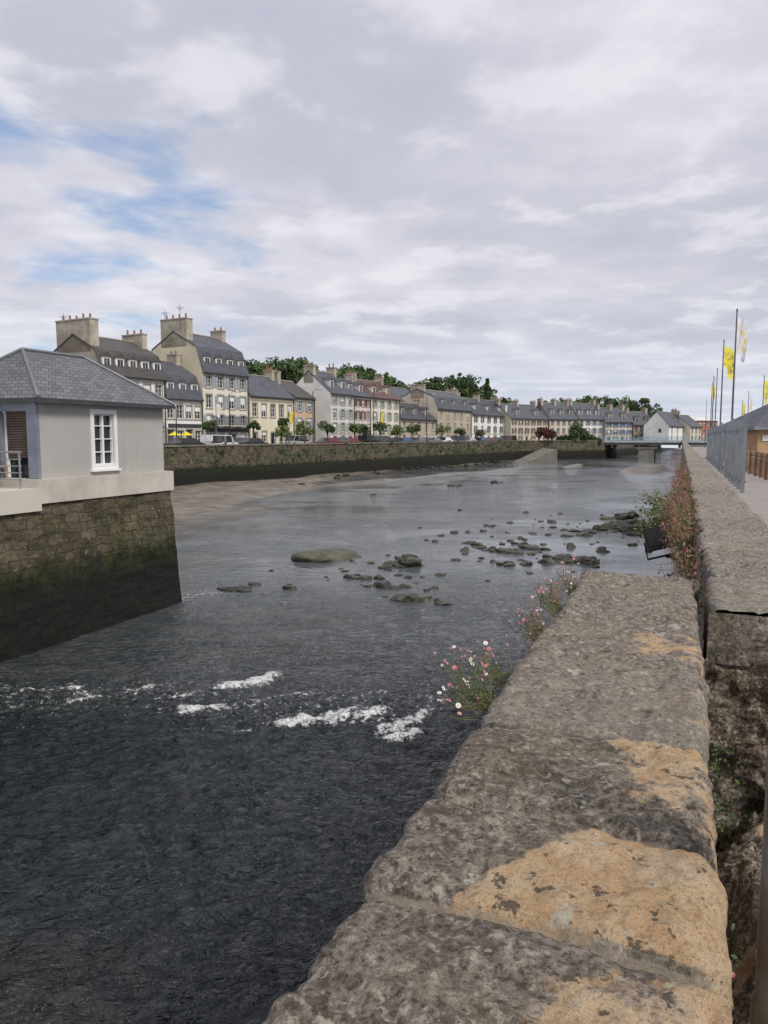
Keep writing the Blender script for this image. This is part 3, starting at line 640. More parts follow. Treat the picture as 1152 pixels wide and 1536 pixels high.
H('stone_townhouse',FP(656),FP(706),9,5.7,9.4,3,5,stn,SL,None,'mansard',3,((0,1.5,.8),(1,1.4,.8)),gw=stn2)
H('terraced_house',FP(708),FP(764),8,5.0,8.6,3,6,white,SLD,BLK,'gable',3,(0,.5,1))
H('stone_townhouse',FP(766,178),FP(822,189),9,4.5,7.9,3,6,stn2,SL,BRN,'gable',2,(0,.5,1),gw=sand)
H('terraced_house',FP(824,189),FP(866,194),8,4.6,8.6,3,5,stn2,SL,None,'gable',3,(0,1,.5),gw=stn)
H('terraced_house',FP(867,194),FP(905,198),8,4.7,8.7,3,4,white,SL,GRY,'gable',3,(0,1),gw=stn)
H('stone_townhouse',FP(908,197),FP(948,201),8,4.0,7.6,3,4,stn2,SL,BLUE,'gable',2,(0,.5,1),gw=stn)
H('terraced_house',FP(950,203),FP(981,205),8,3.3,6.8,2,4,stn,SL,None,'gable',2,(0,1))
H('gabled_house',FP(1003,196),FP(1028,212),6.5,3.0,6.6,2,3,white,SL,None,'gable',0,(1,),gw=white,gablewin=1)
H('gabled_house',FP(1035,208),FP(1052,214),8,2.9,6.0,2,3,sand,SL,None,'gable',0,(0,))
H('modern_building',FP(1036,300),FP(1075,306),10,6.5,8.2,3,7,M('wall_orange',(.50,.16,.09)),M('roof_white',(.7,.7,.7)),None,'gable',0,())
mb=MB()
for (r_,b_,z_) in ((-.424,82,EYE+13.0),(-.29,95,EYE+15.5),(-.155,108,EYE+11.3),(-.13,118,EYE+11.5),(-.27,88,EYE+15.0)):
    x,y,_=sv(r_,b_); mb.tube([(x,y,z_-2.8),(x,y,z_+.3)],.025,DARK,5)
    for k in range(4): mb.tube([(x-.5+.1*k,y,z_-.1*k),(x+.5-.1*k,y+.1,z_-.1*k)],.015,DARK,4)
mb.obj('roof_antennas')

# ------------------------------------------------------------ grey pavilion on the pier
pier=empty('bridge_pier')
wallstrip('river_face',[(-13.35,7.0),(-13.35,17.1)],-.3,3.2,PW,pier,.10,60,3,step=.06,amp=.07)
mb=MB()
mb.poly([W(-13.02,17.12,-.3),W(-48,17.12,-.3),W(-48,17.05,3.2),W(-13.35,17.05,3.2)],M('pier_side',(.05,.05,.035),(.1,.09,.06),1.5,.9,.6,.05))
CONC=M('painted_concrete',(.55,.51,.445),(.42,.385,.33),.8,.9,.3,.01,streak=True)
PLAS=M('grey_render',(.41,.395,.365),(.37,.355,.33),.7,.9,.15,.006,streak=True)
def TR(u,w_,z): return W(u,w_,z)
mb.box(TR,-48,-13.27,12.45,17.18,3.2,3.74,CONC); mb.box(TR,-48,-13.22,7.0,12.45,3.05,3.55,CONC)
mb.obj('concrete_band',pier)
pav=empty('grey_pavilion'); mb=MB()
Ew=5.56; wy0,wy1,wz0,wz1=14.33,15.06,3.98,5.28
for (y0,y1,z0,z1) in ((12.7,wy0,3.74,Ew),(wy1,17.0,3.74,Ew),(wy0,wy1,3.74,wz0),(wy0,wy1,wz1,Ew)): mb.poly([W(-13.45,y0,z0),W(-13.45,y1,z0),W(-13.45,y1,z1),W(-13.45,y0,z1)],PLAS)
mb.poly([W(-13.45,17,3.74),W(-17,17,3.74),W(-17,17,Ew),W(-13.45,17,Ew)],PLAS)
mb.box(TR,-17,-13.46,12.72,12.9,Ew-.28,Ew,PLAS)
mb.obj('walls',pav)
mb=MB()
d=.10
for p in ([(-13.45,wy0),(-13.45-d,wy0)],[(-13.45,wy1),(-13.45-d,wy1)]): mb.poly([W(*p[0],wz0),W(*p[1],wz0),W(*p[1],wz1),W(*p[0],wz1)],WHITE)
mb.poly([W(-13.45-d,wy0,wz0),W(-13.45-d,wy1,wz0),W(-13.45-d,wy1,wz1),W(-13.45-d,wy0,wz1)],GLASS)
for (y0,y1,z0,z1) in ((wy0-.09,wy0+.02,wz0-.09,wz1+.09),(wy1-.02,wy1+.09,wz0-.09,wz1+.09),(wy0+.02,wy1-.02,wz1-.02,wz1+.09),(wy0+.02,wy1-.02,wz0-.09,wz0+.02)): mb.box(TR,-13.46,-13.41,y0,y1,z0,z1,WHITE)
ym=(wy0+wy1)/2
mb.box(TR,-13.54,-13.47,ym-.035,ym+.035,wz0,wz1,WHITE)
for y0 in (wy0+.02,wy1-.05): mb.box(TR,-13.54,-13.475,y0,y0+.03,wz0,wz1,WHITE)
for q_ in (.0,.25,.5,.75,.96): mb.box(TR,-13.54,-13.48,wy0,wy1,wz0+(wz1-wz0)*q_,wz0+(wz1-wz0)*q_+(.025 if 0<q_<.9 else .05),WHITE)
mb.box(TR,-13.46,-13.36,wy0-.13,wy1+.13,wz0-.14,wz0-.092,WHITE)
mb.obj('window',pav)
mb=MB(); PSL,nt,b=newmat('pavilion_slate')
g=N(nt,'ShaderNodeNewGeometry').outputs['Position']; rr=N(nt,'ShaderNodeMapping'); rr.inputs['Rotation'].default_value=(0,0,PHI); nt.links.new(g,rr.inputs['Vector'])
sp=N(nt,'ShaderNodeSeparateXYZ'); nt.links.new(rr.outputs[0],sp.inputs[0]); cb=N(nt,'ShaderNodeCombineXYZ')
nt.links.new(mth(nt,'ADD',sp.outputs[1],sp.outputs[0]),cb.inputs[0]); nt.links.new(mth(nt,'MULTIPLY',sp.outputs[2],1.7),cb.inputs[1])
br=N(nt,'ShaderNodeTexBrick'); nt.links.new(cb.outputs[0],br.inputs['Vector'])
for k,v in (('Scale',1),('Brick Width',.22),('Row Height',.15),('Mortar Size',.010),('Mortar Smooth',.2)): br.inputs[k].default_value=v
br.inputs['Color1'].default_value=(.095,.10,.112,1);br.inputs['Color2'].default_value=(.15,.155,.17,1);br.inputs['Mortar'].default_value=(.03,.03,.034,1)
nt.links.new(mix(nt,mth(nt,'MULTIPLY',ramp(nt,noise(nt,g,3,6,.7),.5,.7),.5),br.outputs['Color'],(.19,.175,.145)),b.inputs['Base Color']); b.inputs['Roughness'].default_value=.6; bump(nt,b,br.outputs['Fac'],-.6,.015)
e0,e1,f0,f1=-13.18,-17.2,12.45,17.22; zr=6.82; ra=W(-15.1,13.85,zr); rb=W(-15.1,15.85,zr); A=W(e0,f0,Ew);B=W(e0,f1,Ew);Cc=W(e1,f1,Ew);Dd=W(e1,f0,Ew)
for p in ([A,B,rb,ra],[B,Cc,rb],[Cc,Dd,ra,rb],[Dd,A,ra]): mb.poly(p,PSL)
mb.poly([W(e0+.01,f0,Ew-.09),W(e0+.01,f1,Ew-.09),W(e1,f1,Ew-.09),W(e1,f0,Ew-.09)],GRY)
for p,q2 in ((W(e0,f0),W(e0,f1)),(W(e1,f0),W(e0,f0)),(W(e0,f1),W(e1,f1))):
    mb.poly([(p[0],p[1],Ew-.09),(q2[0],q2[1],Ew-.09),(q2[0],q2[1],Ew-.001),(p[0],p[1],Ew-.001)],BLK)
LEAD=M('lead_flashing',(.17,.18,.19),None,4,.5,0)
for p,q2 in ((A,ra),(B,rb),(ra,rb),(Dd,ra)):
    mb.tube([(p[0],p[1],p[2]+.02),(q2[0],q2[1],q2[2]+.02)],.045,LEAD,6)
mb.poly([W(-15.6,11.8,5.62),W(-15.6,16,6.5),W(-30,16,6.5),W(-30,11.8,5.62)],PSL)
mb.box(TR,-30,-15.5,11.75,11.85,5.40,5.60,GRY)
mb.obj('roof',pav)
mb=MB(); GB=M('greyblue_paint',(.22,.24,.29),None,2,.5,0); BLD=M('brown_blind',(.13,.085,.065),(.10,.065,.05),6,.8,0)
mb.box(TR,-13.75,-13.452,12.62,12.9,3.75,Ew-.10,GB); mb.box(TR,-14.75,-14.58,12.62,12.9,3.75,Ew-.3,GB)
mb.box(TR,-17,-13.46,12.66,12.71,5.28,Ew-.1,GB)
mb.poly([W(-13.75,12.86,3.75),W(-14.6,12.86,3.75),W(-14.6,12.86,5.3),W(-13.75,12.86,5.3)],GLASS)
mb.poly([W(-14.75,12.84,3.75),W(-17,12.84,3.75),W(-17,12.84,5.3),W(-14.75,12.84,5.3)],GLASS)
for k in range(18): mb.box(TR,-14.55,-13.80,12.78,12.81,4.22+k*.06,4.265+k*.06,BLD)
mb.box(TR,-13.82,-13.78,12.76,12.84,3.75,5.3,WHITE); mb.box(TR,-14.58,-14.54,12.76,12.84,3.75,5.3,WHITE); mb.box(TR,-15.3,-15.24,12.76,12.83,3.75,5.3,WHITE)
mb.obj('terrace_front',pav)
rl=MB(); MET=M('galvanised_metal',(.30,.31,.33),(.24,.25,.27),3,.45,0,metal=.3)
for z in (3.75,3.9,4.05,4.2): rl.tube([W(-13.5,12.2,z),W(-18,12.2,z)],.014,MET,6)
rl.tube([W(-13.5,12.2,4.36),W(-18,12.2,4.36)],.024,MET,6)
for x in (-13.55,-14.6,-15.65,-16.7): rl.tube([W(x,12.2,3.5),W(x,12.2,4.36)],.022,MET,6)
rl.obj('terrace_railing')
cb_=MB(); wd=M('chair_wood',(.45,.30,.18),None,4,.7,0)
for x,y in ((-14.9,12.35),(-14.45,12.35),(-14.9,12.6),(-14.45,12.6)): cb_.box(TR,x,x+.04,y,y+.04,3.56,4.0,wd)
cb_.box(TR,-14.9,-14.41,12.35,12.64,4.0,4.04,wd); cb_.box(TR,-14.9,-14.41,12.33,12.36,4.04,4.35,wd); cb_.obj('terrace_chair')

# ------------------------------------------------------------ road bridge downstream
brg=empty('road_bridge'); mb=MB(); BC=M('bridge_concrete',(.24,.225,.20),(.17,.16,.135),.6,.85,.2,streak=True)
Yb=166
mb.box(TR,-17,8,Yb,Yb+11,EYE-1.75,EYE-1.05,BC); mb.box(TR,-17,8,Yb-.35,Yb,EYE-1.25,EYE-.85,M('bridge_fascia',(.50,.52,.52),None,1,.7,0))
for x in (-14,-9.5,-5,-.5,3): mb.box(TR,x,x+.5,Yb+.3,Yb+10.7,EYE-2.35,EYE-1.75,BC)
mb.obj('deck',brg)
mb=MB(); mb.box(TR,-8.4,-5.2,Yb+.2,Yb+10.8,-.3,EYE-2.1,BC); mb.box(TR,-8.9,-4.7,Yb+.1,Yb+10.9,EYE-2.6,EYE-2.2,BC); mb.obj('pier',brg)
mb=MB()
for z in (EYE-.82,EYE-.5,EYE-.12): mb.box(TR,-17,8,Yb-.3,Yb-.22,z,z+.09,LBL)
for i in range(60): mb.box(TR,-17+i*.42,-16.93+i*.42,Yb-.3,Yb-.24,EYE-.82,EYE-.1,LBL)
for z in (EYE-.5,EYE-.12): mb.box(TR,-17,8,Yb+10.8,Yb+10.9,z,z+.09,LBL)
mb.obj('railing',brg)
mb=MB(); ss=M('slipway_stone',(.17,.155,.13),(.11,.10,.08),.8,.85,.3)
p=[W(-25.8,130,-.2),W(-22.5,148,2.2),W(-26,151,2.4),W(-28.6,133,-.1)]; lo=[(x,y,-.4) for x,y,z in p]
mb.box8(lo+p,ss); mb.obj('slipway')

# ------------------------------------------------------------ cars
def car(X,Y,col,yaw=0,van=False):
    mb=MB(); body=M('car_paint_'+col[0],col[1],None,3,.3,0); tyre=DARK
    wdh=.86
    prof=[(-2.1,.35),(-2.12,.75),(-1.95,.98),(-1.35,1.05 if not van else 1.1),(-.75,1.50) if not van else (-1.0,1.8),(.75,1.52) if not van else (1.9,1.85),(1.55,1.05),(2.05,.95),(2.12,.6),(2.08,.33)]
    if van: prof[6]=(2.05,1.2)
    dx,dy=quaydir(Y); ca,sa=math.cos(yaw),math.sin(yaw)
    ux,uy=dx*ca-dy*sa,dx*sa+dy*ca; vx,vy=-uy,ux
    def T(u,w_,z): return W(X+u*ux+w_*vx,Y+u*uy+w_*vy,ST+z)
    n=len(prof)
    def wq(z): return wdh if z<1.06 else wdh-.16
    for i in range(n-1):
        a_,b_=prof[i],prof[i+1]; glassy=(not van and i in (3,5)) or (van and i==3)
        mb.poly([T(a_[0],-wq(a_[1]),a_[1]),T(b_[0],-wq(b_[1]),b_[1]),T(b_[0],wq(b_[1]),b_[1]),T(a_[0],wq(a_[1]),a_[1])],GLASS if glassy else body)
    lowp=[p_ for p_ in prof if p_[1]<1.12]; 
    for s in (-1,1):
        mb.poly([T(p_[0],s*wdh,p_[1]) for p_ in lowp],body)
        up=[prof[3],prof[4],prof[5],prof[6]]
        mb.poly([T(p_[0],s*wq(p_[1]),p_[1]) for p_ in up],body)
        mb.poly([T(p_[0],s*(wq(p_[1])+.012),p_[1]) for p_ in ((up[0][0]+.22,1.10),(up[1][0]+.08,up[1][1]-.07),(-.03,up[1][1]-.06),(-.03,1.10))],GLASS)
        mb.poly([T(p_[0],s*(wq(p_[1])+.012),p_[1]) for p_ in ((.05,1.10),(.05,up[1][1]-.06),(up[2][0]-.08,up[2][1]-.08),(up[3][0]-.22,1.10))],GLASS)
        for x in (-1.3,1.3):
            mb.tube([T(x,s*(wdh-.18),.32),T(x,s*(wdh+.02),.32)],.32,tyre,14); mb.tube([T(x,s*(wdh+.02),.32),T(x,s*(wdh+.03),.32)],.18,MET,10)
    for s in (-.6,.6): mb.box(T,2.09,2.14,s-.15,s+.15,.62,.76,WHITE); mb.box(T,-2.15,-2.10,s-.13,s+.13,.7,.88,CARRED)
    mb.obj('parked_van' if van else 'parked_car')
def quaydir(Y):
    x0,x1=quayX(Y-1),quayX(Y+1); l=math.hypot(x1-x0,2); return (x1-x0)/l,2/l
cols=[('white',(.75,.75,.75)),('white',(.75,.75,.75)),('silver',(.42,.43,.45)),('black',(.02,.02,.022)),('grey',(.16,.165,.17)),('blue',(.04,.08,.2)),('grey',(.16,.165,.17)),('black',(.02,.02,.022)),('darkred',(.14,.025,.022))]
yy_=54
while yy_<152:
    if random.random()<.9 : car(quayX(yy_)-2.6-random.random()*.3,yy_,random.choice(cols),random.choice([0,math.pi]),random.random()<.22)
    yy_+=5.0
yy_=60
while yy_<150:
    if random.random()<.5 : car(quayX(yy_)-10.2,yy_,random.choice(cols),random.choice([0,math.pi]),random.random()<.3)
    yy_+=5.6

# ------------------------------------------------------------ trees & bushes
def tree(name,x,y,z0,ht,cr,mat,n=900,leaf=.14,trunk=.4,rb=.09,squash=1.0):
    mb=MB(); zc=z0+ht-cr*squash
    lean=rng.normal(0,.06,2)
    mb.tube([(x,y,z0),(x+lean[0],y+lean[1],z0+(zc-z0)*.6),(x+lean[0]*2,y+lean[1]*2,zc+cr*.3)],[rb,rb*.75,rb*.3],BARK,7)
    P=[]
    for i in range(11):
        t=rng.uniform(0,6.28); e=rng.uniform(-.5,1.0); rr_=cr*rng.uniform(.35,.78)
        c=np.array([x+math.cos(t)*math.cos(e)*rr_,y+math.sin(t)*math.cos(e)*rr_,zc+math.sin(e)*rr_*squash])
        mb.tube([(x+lean[0],y+lean[1],z0+(zc-z0)*rng.uniform(.6,1)),tuple((c+np.array([x,y,zc]))/2),tuple(c)],[rb*.5,rb*.3,rb*.1],BARK,5)
        P.append(clump(c,cr*rng.uniform(.28,.5),n//11,.85))
    V,F=leafmesh(np.concatenate(P),leaf); mb.arr(V,F,mat); return mb.obj(name)
def qb(px): r=(px-576)/1115; return 49.1/(.4902-.881*r)
for px,ht,cr,m_ in ((380,3.6,.8,GREEN),(421,3.3,1.1,GREEN2),(428,4.2,.9,GREEN),(457,3.8,1.3,GREEN2),(491,3.8,1.2,GREEN),(531,3.6,.9,GREEN2),(546,3.6,1.2,GREEN),(569,4.0,1.3,GREEN),(596,3.6,1.2,GREEN2),(618,4.0,1.4,GREEN),(664,4.3,1.5,GREEN2),(690,3.6,1.3,GREEN),(722,3.6,1.4,GREEN),(322,3.4,.5,GREEN2),(312,3.2,.5,GREEN)):
    r=(px-576)/1115; b_=qb(px)+6; tree('street_tree',r*b_,b_,ST,ht,cr,m_,620,.15)
x,y,_=sv((818-576)/1115,152); tree('red_leaved_tree',x,y,ST-.4,4.2,2.1,REDB,1500,.22,squash=.8)
x,y,_=sv((866-576)/1115,158); tree('riverside_tree',x,y,ST-1,6.4,2.7,GREEN,2200,.26,squash=1.1)
for px,ht in ((850,3),(884,3.4),(897,2.5),(835,2.6)):
    x,y,_=sv((px-576)/1115,160); tree('riverside_bush',x,y,ST-.8,ht,1.7,GREEN,900,.22,squash=.8)
# wooded hillside
prof_=[(350,150,538),(370,152,536),(385,155,546),(400,158,540),(420,160,543),(438,162,548),(452,165,535),(470,165,552),(490,175,560),(505,182,552),(520,190,548),(535,192,552),(548,195,546),(562,198,560),(580,205,557),(598,212,572),(615,220,578),(632,225,570),(650,228,566),(675,235,562),(700,240,563),(718,245,572),(745,255,590),(768,260,598),(812,330,604),(830,332,596),(850,340,602),(868,345,596),(890,350,590),(905,350,597),(930,350,594),(948,350,600),(965,350,595),(985,350,608)]
Pn=[];tr_=MB()
for i in range(len(prof_)-1):
    (p0,b0,y0),(p1,b1,y1)=prof_[i],prof_[i+1]
    if p0==768: continue
    k=max(3,int((p1-p0)/1115*b0/1.5))
    for j in range(k*4):
        t=random.random(); px=p0+(p1-p0)*t; b_=b0+(b1-b0)*t+random.uniform(-4,22); yy=y0+(y1-y0)*t+random.uniform(0,6)+(j%4)*8
        x=(px-576)/1115*b_; z=EYE+(655-yy)/1115*b_; R_=random.uniform(1.8,3.6)
        c=(x,b_,z-R_*.7)
        if j%4==0: tr_.tube([(x,b_,z-12),(x,b_,z-R_)],[.35,.15],BARK,5)
        for q_ in range(5): Pn.append(clump((c[0]+rng.normal(0,R_*.45),c[1]+rng.normal(0,R_*.4),c[2]+rng.normal(0,R_*.32)),R_*rng.uniform(.3,.6),46,.8))
V,F=leafmesh(np.concatenate(Pn),.46); tr_.arr(V,F,GREEND); tr_.obj('hillside_trees')
mb=MB(); x,b_=(730-576)/1115*240,240; zt=EYE+(655-570)/1115*240
mb.tube([(x,b_,zt-14),(x,b_,zt)],[.3,.03],BARK,6); Pn=[]
for i in range(22):
    t=i/22; r_=.15+2.6*t
    for q_ in range(6): an=rng.uniform(0,6.28); Pn.append(clump((x+math.cos(an)*r_*.6,b_+math.sin(an)*r_*.6,zt-t*10),.35+r_*.25,22,.4))
V,F=leafmesh(np.concatenate(Pn),.3); mb.arr(V,F,GREEND); mb.obj('conifer_tree')
X,Y=np.meshgrid(np.linspace(-700,-78,60),np.linspace(-150,900,80),indexing='ij')
Z=ST-.5+sm(-80,-150,X+(Y-100)*.0)*12*(.7+.6*vn(X*.01,Y*.01))*sm(330,240,Y*.8)
a,b_=Wn(X+.128*Y,Y); gridmesh('hill_terrain',np.stack([a,b_,Z],-1),LAND)

# ------------------------------------------------------------ right bank: fence, flags, kiosk, bollards
FG=M('fence_grey',(.24,.26,.29),(.18,.195,.22),2,.45,0,metal=.2)
mb=MB(); y=24.2; k=0
while y<57:
    mb.box(TR,1.68,1.79,y,y+.08,ST,ST+(2.20 if k%4 else 2.32),FG); y+=1.55 if y<32 else 2.6
    k+=1
mb.box(TR,1.80,1.83,24.2,57,ST+.3,ST+.35,FG); mb.box(TR,1.80,1.83,24.2,57,ST+1.9,ST+1.95,FG); mb.obj('slatted_metal_fence')
def flag(X,b_,h,cloth,cl=None,w_=.8,hh=1.8,ang=.6,drop=.15):
    r_=X
    x,y=r_*b_,b_; root=empty('flagpole'); mb=MB()
    mb.tube([(x,y,ST),(x,y,ST+h*.5),(x,y,ST+h)],[.055,.045,.03],M('pole_grey',(.13,.14,.16),None,2,.4,0,metal=.4),8); mb.tube([(x,y,ST+h),(x,y,ST+h+.1)],[.05,.02],DARK,8); mb.obj('pole',root)
    if not cloth: return
    u=np.linspace(0,1,20);v=np.linspace(0,1,26); U,V=np.meshgrid(u,v,indexing='ij')
    px=x+.05+U*w_*math.cos(ang)*(.75+.25*np.cos(V*2)); py=y+U*w_*math.sin(ang)+.13*np.sin(U*8+V*2.5)*U
    pz=ST+h-.25-V*hh-U*U*drop*3*w_-.06*np.sin(U*7+V*3)
    gridmesh('cloth',np.stack([px,py,pz],-1),cloth,parent=root)
def flagmat(name,c1,c2):
    m,nt,b=newmat(name); g=N(nt,'ShaderNodeTexCoord').outputs['Generated']; 
    sp=N(nt,'ShaderNodeSeparateXYZ'); nt.links.new(g,sp.inputs[0])
    f=mth(nt,'MULTIPLY',ramp(nt,noise(nt,g,4.5,3,.5,1.5),.53,.56),mth(nt,'MULTIPLY',ramp(nt,sp.outputs[2],.15,.3),ramp(nt,sp.outputs[2],.9,.75)))
    nt.links.new(mix(nt,f,c1,c2),b.inputs['Base Color']); b.inputs['Roughness'].default_value=.7
    return m
FY=flagmat('flag_yellow',(.80,.68,.05),(.25,.25,.10)); FW=flagmat('flag_white',(.72,.70,.78),(.62,.50,.06))
flag(.467,35,7.45,FW,w_=.62,hh=1.7,ang=.2,drop=.25)
flag(.4515,46,7.45,FY,w_=.95,hh=1.3,ang=.3,drop=.32)
flag(.4445,62,7.2,None); flag(.4405,58,6.2,None); flag(.4385,78,7.2,FY,w_=.6,hh=1.3)
flag(.5075,62,6.6,FY,w_=.7,hh=1.5,drop=.3); flag(.4880,80,6.4,FW,w_=.8,hh=1.7); flag(.4800,95,6.2,FY,w_=.7,hh=1.6); flag(.432,110,7.0,None)
ks=empty('quayside_kiosk'); mb=MB(); kw=M('kiosk_stone',(.46,.30,.165),(.38,.25,.14),2,.85,.3)
kx,ky=28.4,54; hs=2.5
def TK(u,w_,z): return (kx+u,ky+w_,z)
mb.box(TK,-hs,hs,-hs,hs,ST,ST+2.35,kw); mb.obj('walls',ks)
mb=MB(); mb.box(TK,-hs-.02,hs+.02,-hs-.06,-hs-.01,ST+.02,ST+.25,STN); mb.box(TK,-1.2,-.3,-hs-.07,-hs-.02,ST+.27,ST+2.1,DARK); mb.box(TK,-2.2,-1.5,-hs-.06,-hs-.02,ST+1.35,ST+1.75,WHITE); mb.obj('door_and_sign',ks)
mb=MB(); e=3.05; z0=ST+2.3
c4=[TK(-e,-e,z0),TK(e,-e,z0),TK(e,e,z0),TK(-e,e,z0)]; ap=TK(0,0,z0+2.0); mb.poly(c4,GB)
for i in range(4): mb.poly([c4[i],c4[(i+1)%4],ap],SL)
for i in range(4): p,q2=c4[i],c4[(i+1)%4]; mb.poly([p,q2,(q2[0],q2[1],z0-.18),(p[0],p[1],z0-.18)],GB)
mb.obj('roof',ks)
WB=M('bollard_wood',(.24,.15,.09),(.15,.095,.06),3,.85,.4)
for i in range(7):
    t=i/6; b_=36-t*9; px=1113+t*50; x=(px-576)/1115*b_; y=b_
    mb=MB(); mb.tube([(x,y,ST-.02),(x,y,ST+.75),(x,y,ST+.80),(x,y,ST+.83),(x,y,ST+.98),(x,y,ST+1.02)],[.13,.12,.09,.12,.11,.05],WB,10); mb.obj('wooden_bollard',smooth=False)
mb=MB(); pm=M('post_metal',(.20,.195,.19),(.12,.105,.09),5,.42,.2,metal=.5); x,y=.680,1.19
mb.tube([(x,y,ST-.4),(x,y,3.6),(x,y,3.61),(x,y,3.72),(x,y,3.73),(x,y,6.5)],[.034,.034,.039,.039,.034,.034],pm,24); mb.obj('metal_post',smooth=True)
# floodlight bracketed to the wall
mb=MB(); c=Vector(W(-.18,9.2,EYE-1.20)); ax=Vector((.93,-.25,.28)).normalized(); az=Vector((-.28,.45,.85)); az=(az-ax*az.dot(ax)).normalized(); ay=ax.cross(az)
def TF(u,w_,z): p=c+ax*u-ay*w_+az*z; return tuple(p)
FLB=M('floodlight_black',(.012,.012,.013),None,6,.75,0)
mb.box(TF,-.15,.15,-.09,.09,-.10,.10,FLB); mb.box(TF,-.18,.18,-.13,-.095,-.13,.13,FLB); mb.box(TF,-.145,.145,-.14,-.132,-.095,.095,FLB)
for k in range(6): mb.box(TF,-.13+k*.048,-.112+k*.048,.09,.15,-.09,.09,FLB)
mb.tube([TF(-.18,0,0),TF(-.2,.0,-.2),TF(.2,.0,-.2),TF(.18,0,0)],.015,FLB,6); mb.tube([TF(0,0,-.2),W(.18,9.2,EYE-1.5)],.02,FLB,6); mb.obj('floodlight')

# ------------------------------------------------------------ opposite bank furniture
for px,h,cl in ((325,5.2,FW),(434,4.8,FY),(571,5.2,FY),(265,4.5,None),(345,6.0,None),(470,7,None),(560,7.5,None),(640,8,None),(757,8,FW),(885,7,None)):
    r_=(px-576)/1115; b_=qb(px)+4
    if cl: flag(r_,b_,h,cl,w_=.45,hh=1.3,ang=.3)
    else:
        mb=MB(); x,y=r_*b_,b_; mb.tube([(x,y,ST),(x,y,ST+h),(x+.4,y,ST+h+.25),(x+.9,y,ST+h+.25)],[.07,.045,.035,.03],DARK,7); mb.box8([(x+.7,y-.1,ST+h+.16),(x+1.3,y-.1,ST+h+.16),(x+1.3,y+.1,ST+h+.16),(x+.7,y+.1,ST+h+.16),(x+.75,y-.08,ST+h+.28),(x+1.25,y-.08,ST+h+.28),(x+1.25,y+.08,ST+h+.28),(x+.75,y+.08,ST+h+.28)],GRY); mb.obj('street_lamp')
for px in (262,280):
    r_=(px-576)/1115; b_=fb(px)-3; x,y=r_*b_,b_
    mb=MB(); mb.tube([(x,y,ST),(x,y,ST+2.2)],.03,WHITE,6); n=8
    ring=[(x+.8*math.cos(i*math.pi/4),y+.8*math.sin(i*math.pi/4),ST+1.8) for i in range(n)]
    for i in range(n): mb.poly([ring[i],ring[(i+1)%n],(x,y,ST+2.2)],YEL)
    mb.obj('cafe_parasol')

# ------------------------------------------------------------ flowers on the wall
STEM=M('stem_green',(.10,.14,.04),(.16,.10,.05),8,.7,0); PET=M('petal_white',(.80,.76,.76),(.75,.60,.66),30,.6,0); PINK=M('petal_pink',(.45,.10,.20),(.60,.28,.36),30,.6,0); CEN=M('flower_centre',(.65,.45,.05),None,30,.7,0)
DRY=M('dry_seedhead',(.30,.12,.09),(.20,.13,.06),12,.8,0); VAL=M('valerian_flower',(.40,.09,.13),(.50,.22,.23),14,.8,0)
def flower(mb,c,n_,r,mat,pet=9):
    n_=Vector(n_).normalized(); a=n_.cross(Vector((.3,.2,.9))).normalized(); b=n_.cross(a); c=Vector(c)
    for i in range(pet):
        t=2*math.pi*i/pet; d=a*math.cos(t)+b*math.sin(t); s=n_.cross(d)*r*.22
        mb.poly([c+d*r*.2,c+d*r*.75+s,c+d*r+n_*r*.12,c+d*r*.75-s],mat)
    mb.poly([c+(a*math.cos(k*1.047)+b*math.sin(k*1.047))*r*.33+n_*.002 for k in range(6)],CEN)
def daisy(Xc,Yc,n,hs,spread,outl,pinkp=.35,fr=.008,name='wall_daisy'):
    mb=MB(); base=Vector(W(Xc,Yc,TOP-.04)); Pl=[]
    out=Vector(W(-1,0,0)); al=Vector(W(0,1,0))
    for i in range(n):
        tip=base+out*(random.uniform(.0,1)*outl)+al*random.gauss(0,spread)+Vector((0,0,random.uniform(-.05,1)*hs))
        st=base+al*random.gauss(0,spread*.35)+out*random.uniform(-.01,.03)+Vector((0,0,-random.random()*.05))
        md=(st+tip)/2+out*random.uniform(0,.04)+Vector((random.gauss(0,.012),random.gauss(0,.012),-.02))
        mb.tube([st,st.lerp(md,.5)+Vector((0,0,-.006)),md,tip],[.0016,.0014,.0012,.0008],STEM,4,False)
        for q_ in range(3):
            t=random.random(); p=st.lerp(md,t) if random.random()<.6 else md.lerp(tip,t*.6); Pl.append(p+Vector([random.gauss(0,.005) for _ in range(3)]))
        nn_=Vector((random.gauss(0,.6)-.1,random.gauss(0,.5)-.4,.8))
        u=random.random()
        if u<.36: flower(mb,tip,nn_,fr*random.uniform(.65,1.15),PINK if random.random()<pinkp else PET,13)
        elif u<.85: mb.tube([tip,tip+nn_.normalized()*.006,tip+nn_.normalized()*.010],[.0015,.004,.001],PINK if random.random()<.7 else DRY,5)
    V,F=leafmesh(np.array([p[:] for p in Pl]),.007); mb.arr(V,F,STEM); return mb.obj(name)
daisy(-.50,2.14,58,.14,.085,.16,.35)
daisy(-.50,2.40,26,.11,.09,.11,.5)
daisy(-.50,3.0,48,.13,.15,.11,.6); daisy(-.50,3.5,52,.16,.2,.10,.8); daisy(-.49,3.95,30,.15,.15,.08,.8)
mb=MB()
Pg=[];Pr=[];Pb=[]
out=Vector(W(-1,0,0)); al=Vector(W(0,1,0))
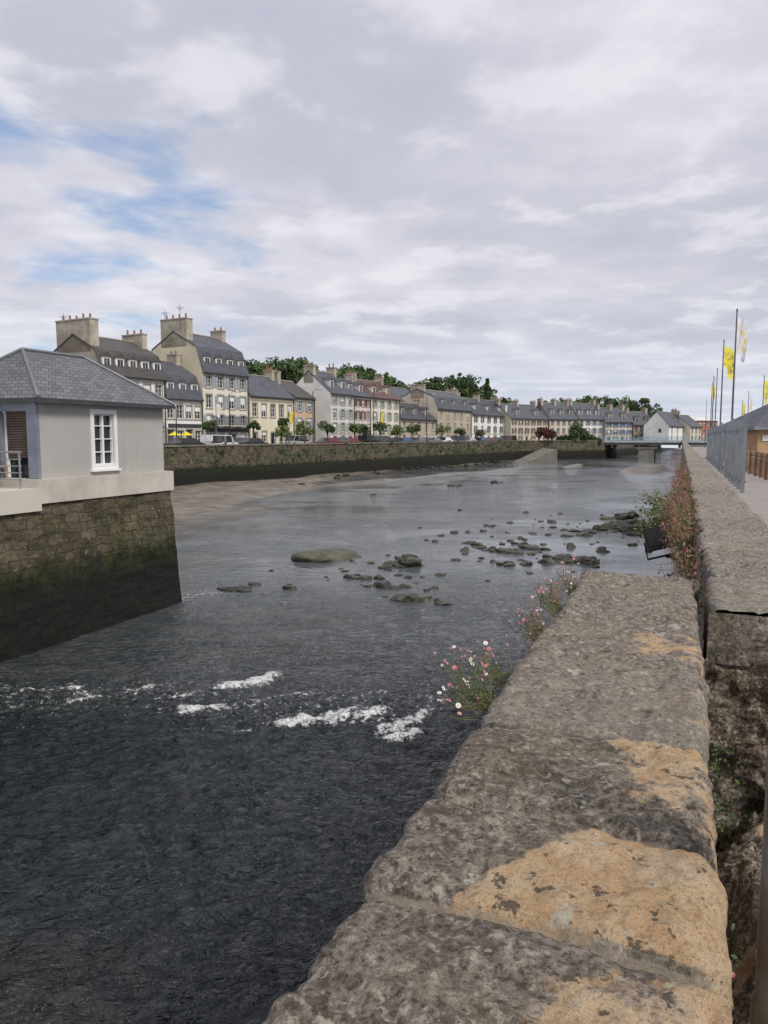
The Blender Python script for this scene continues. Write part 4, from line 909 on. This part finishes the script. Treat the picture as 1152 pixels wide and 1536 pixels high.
for i in range(820):
    Yp=4.5+abs(random.gauss(0,1))*3.2+ (random.random()**2)*11
    cl_=vn(Yp*1.6,3.3); 
    if cl_<.3: continue
    fade=(.42+.55*min(1,Yp/8))*(.6+.7*float(cl_))
    st=Vector(W(.15-random.random()*.07,Yp,TOP-.08-random.random()*.35)); h_=random.uniform(.10,.42)*fade
    tip=st+out*random.uniform(-.04,.24)*fade+al*random.gauss(0,.08)+Vector((0,0,h_))
    md=(st+tip)/2+out*.03
    mb.tube([st,md,tip],[.003,.0025,.0012],STEM if random.random()<.6 else DRY,4,False)
    for q_ in range(8): Pg.append(tuple(st.lerp(tip,random.random()*.9)+Vector([random.gauss(0,.022) for _ in range(3)])))
    u=random.random()
    if u<.46: Pr.extend([tuple(tip+Vector([random.gauss(0,.013) for _ in range(3)])) for q_ in range(8)])
    elif u<.85: Pb.extend([tuple(tip+Vector([random.gauss(0,.016) for _ in range(3)])) for q_ in range(7)])
V,F=leafmesh(np.array(Pg),.017); mb.arr(V,F,M('valerian_leaf',(.13,.15,.05),(.15,.10,.05),6,.8,0))
V,F=leafmesh(np.array(Pr),.008); mb.arr(V,F,VAL)
V,F=leafmesh(np.array(Pb),.009); mb.arr(V,F,DRY); mb.obj('red_valerian_plants')
mb=MB(); Pg=[]
for i in range(160):
    st=Vector(W(.1,12.3+random.gauss(0,.8),TOP-.7)); tip=st+out*random.uniform(.1,.75)+al*random.gauss(0,.3)+Vector((0,0,random.uniform(.0,.6)))
    mb.tube([st,(st+tip)/2+Vector((0,0,.1)),tip],[.005,.004,.001],STEM,4,False)
    for q_ in range(9): Pg.append(tuple(st.lerp(tip,random.random())+Vector([random.gauss(0,.03) for _ in range(3)])))
V,F=leafmesh(np.array(Pg),.035); mb.arr(V,F,GREEN2); mb.obj('wall_shrub')
mb=MB(); Pg=[]
for (X_,Y_,z_,s_,n_) in ((.16,3.2,3.35,.06,120),(.22,3.3,3.1,.05,60),(.2,2.6,2.98,.04,40),(.16,2.0,2.95,.04,40)):
    for q_ in range(n_): Pg.append(tuple(Vector(W(X_,Y_,z_))+Vector([random.gauss(0,s_) for _ in range(3)])))
V,F=leafmesh(np.array(Pg),.012); mb.arr(V,F,GREEN)
for (X_,Y_,z_) in ((.14,1.75,3.05),(.16,1.62,3.0),(.20,2.3,3.1)): flower(mb,W(X_,Y_,z_),(0,-.3,1),.012,PINK,9)
mb.obj('ledge_weeds')
print('verts',sum(len(o.data.vertices) for o in bpy.data.objects if o.type=='MESH'))
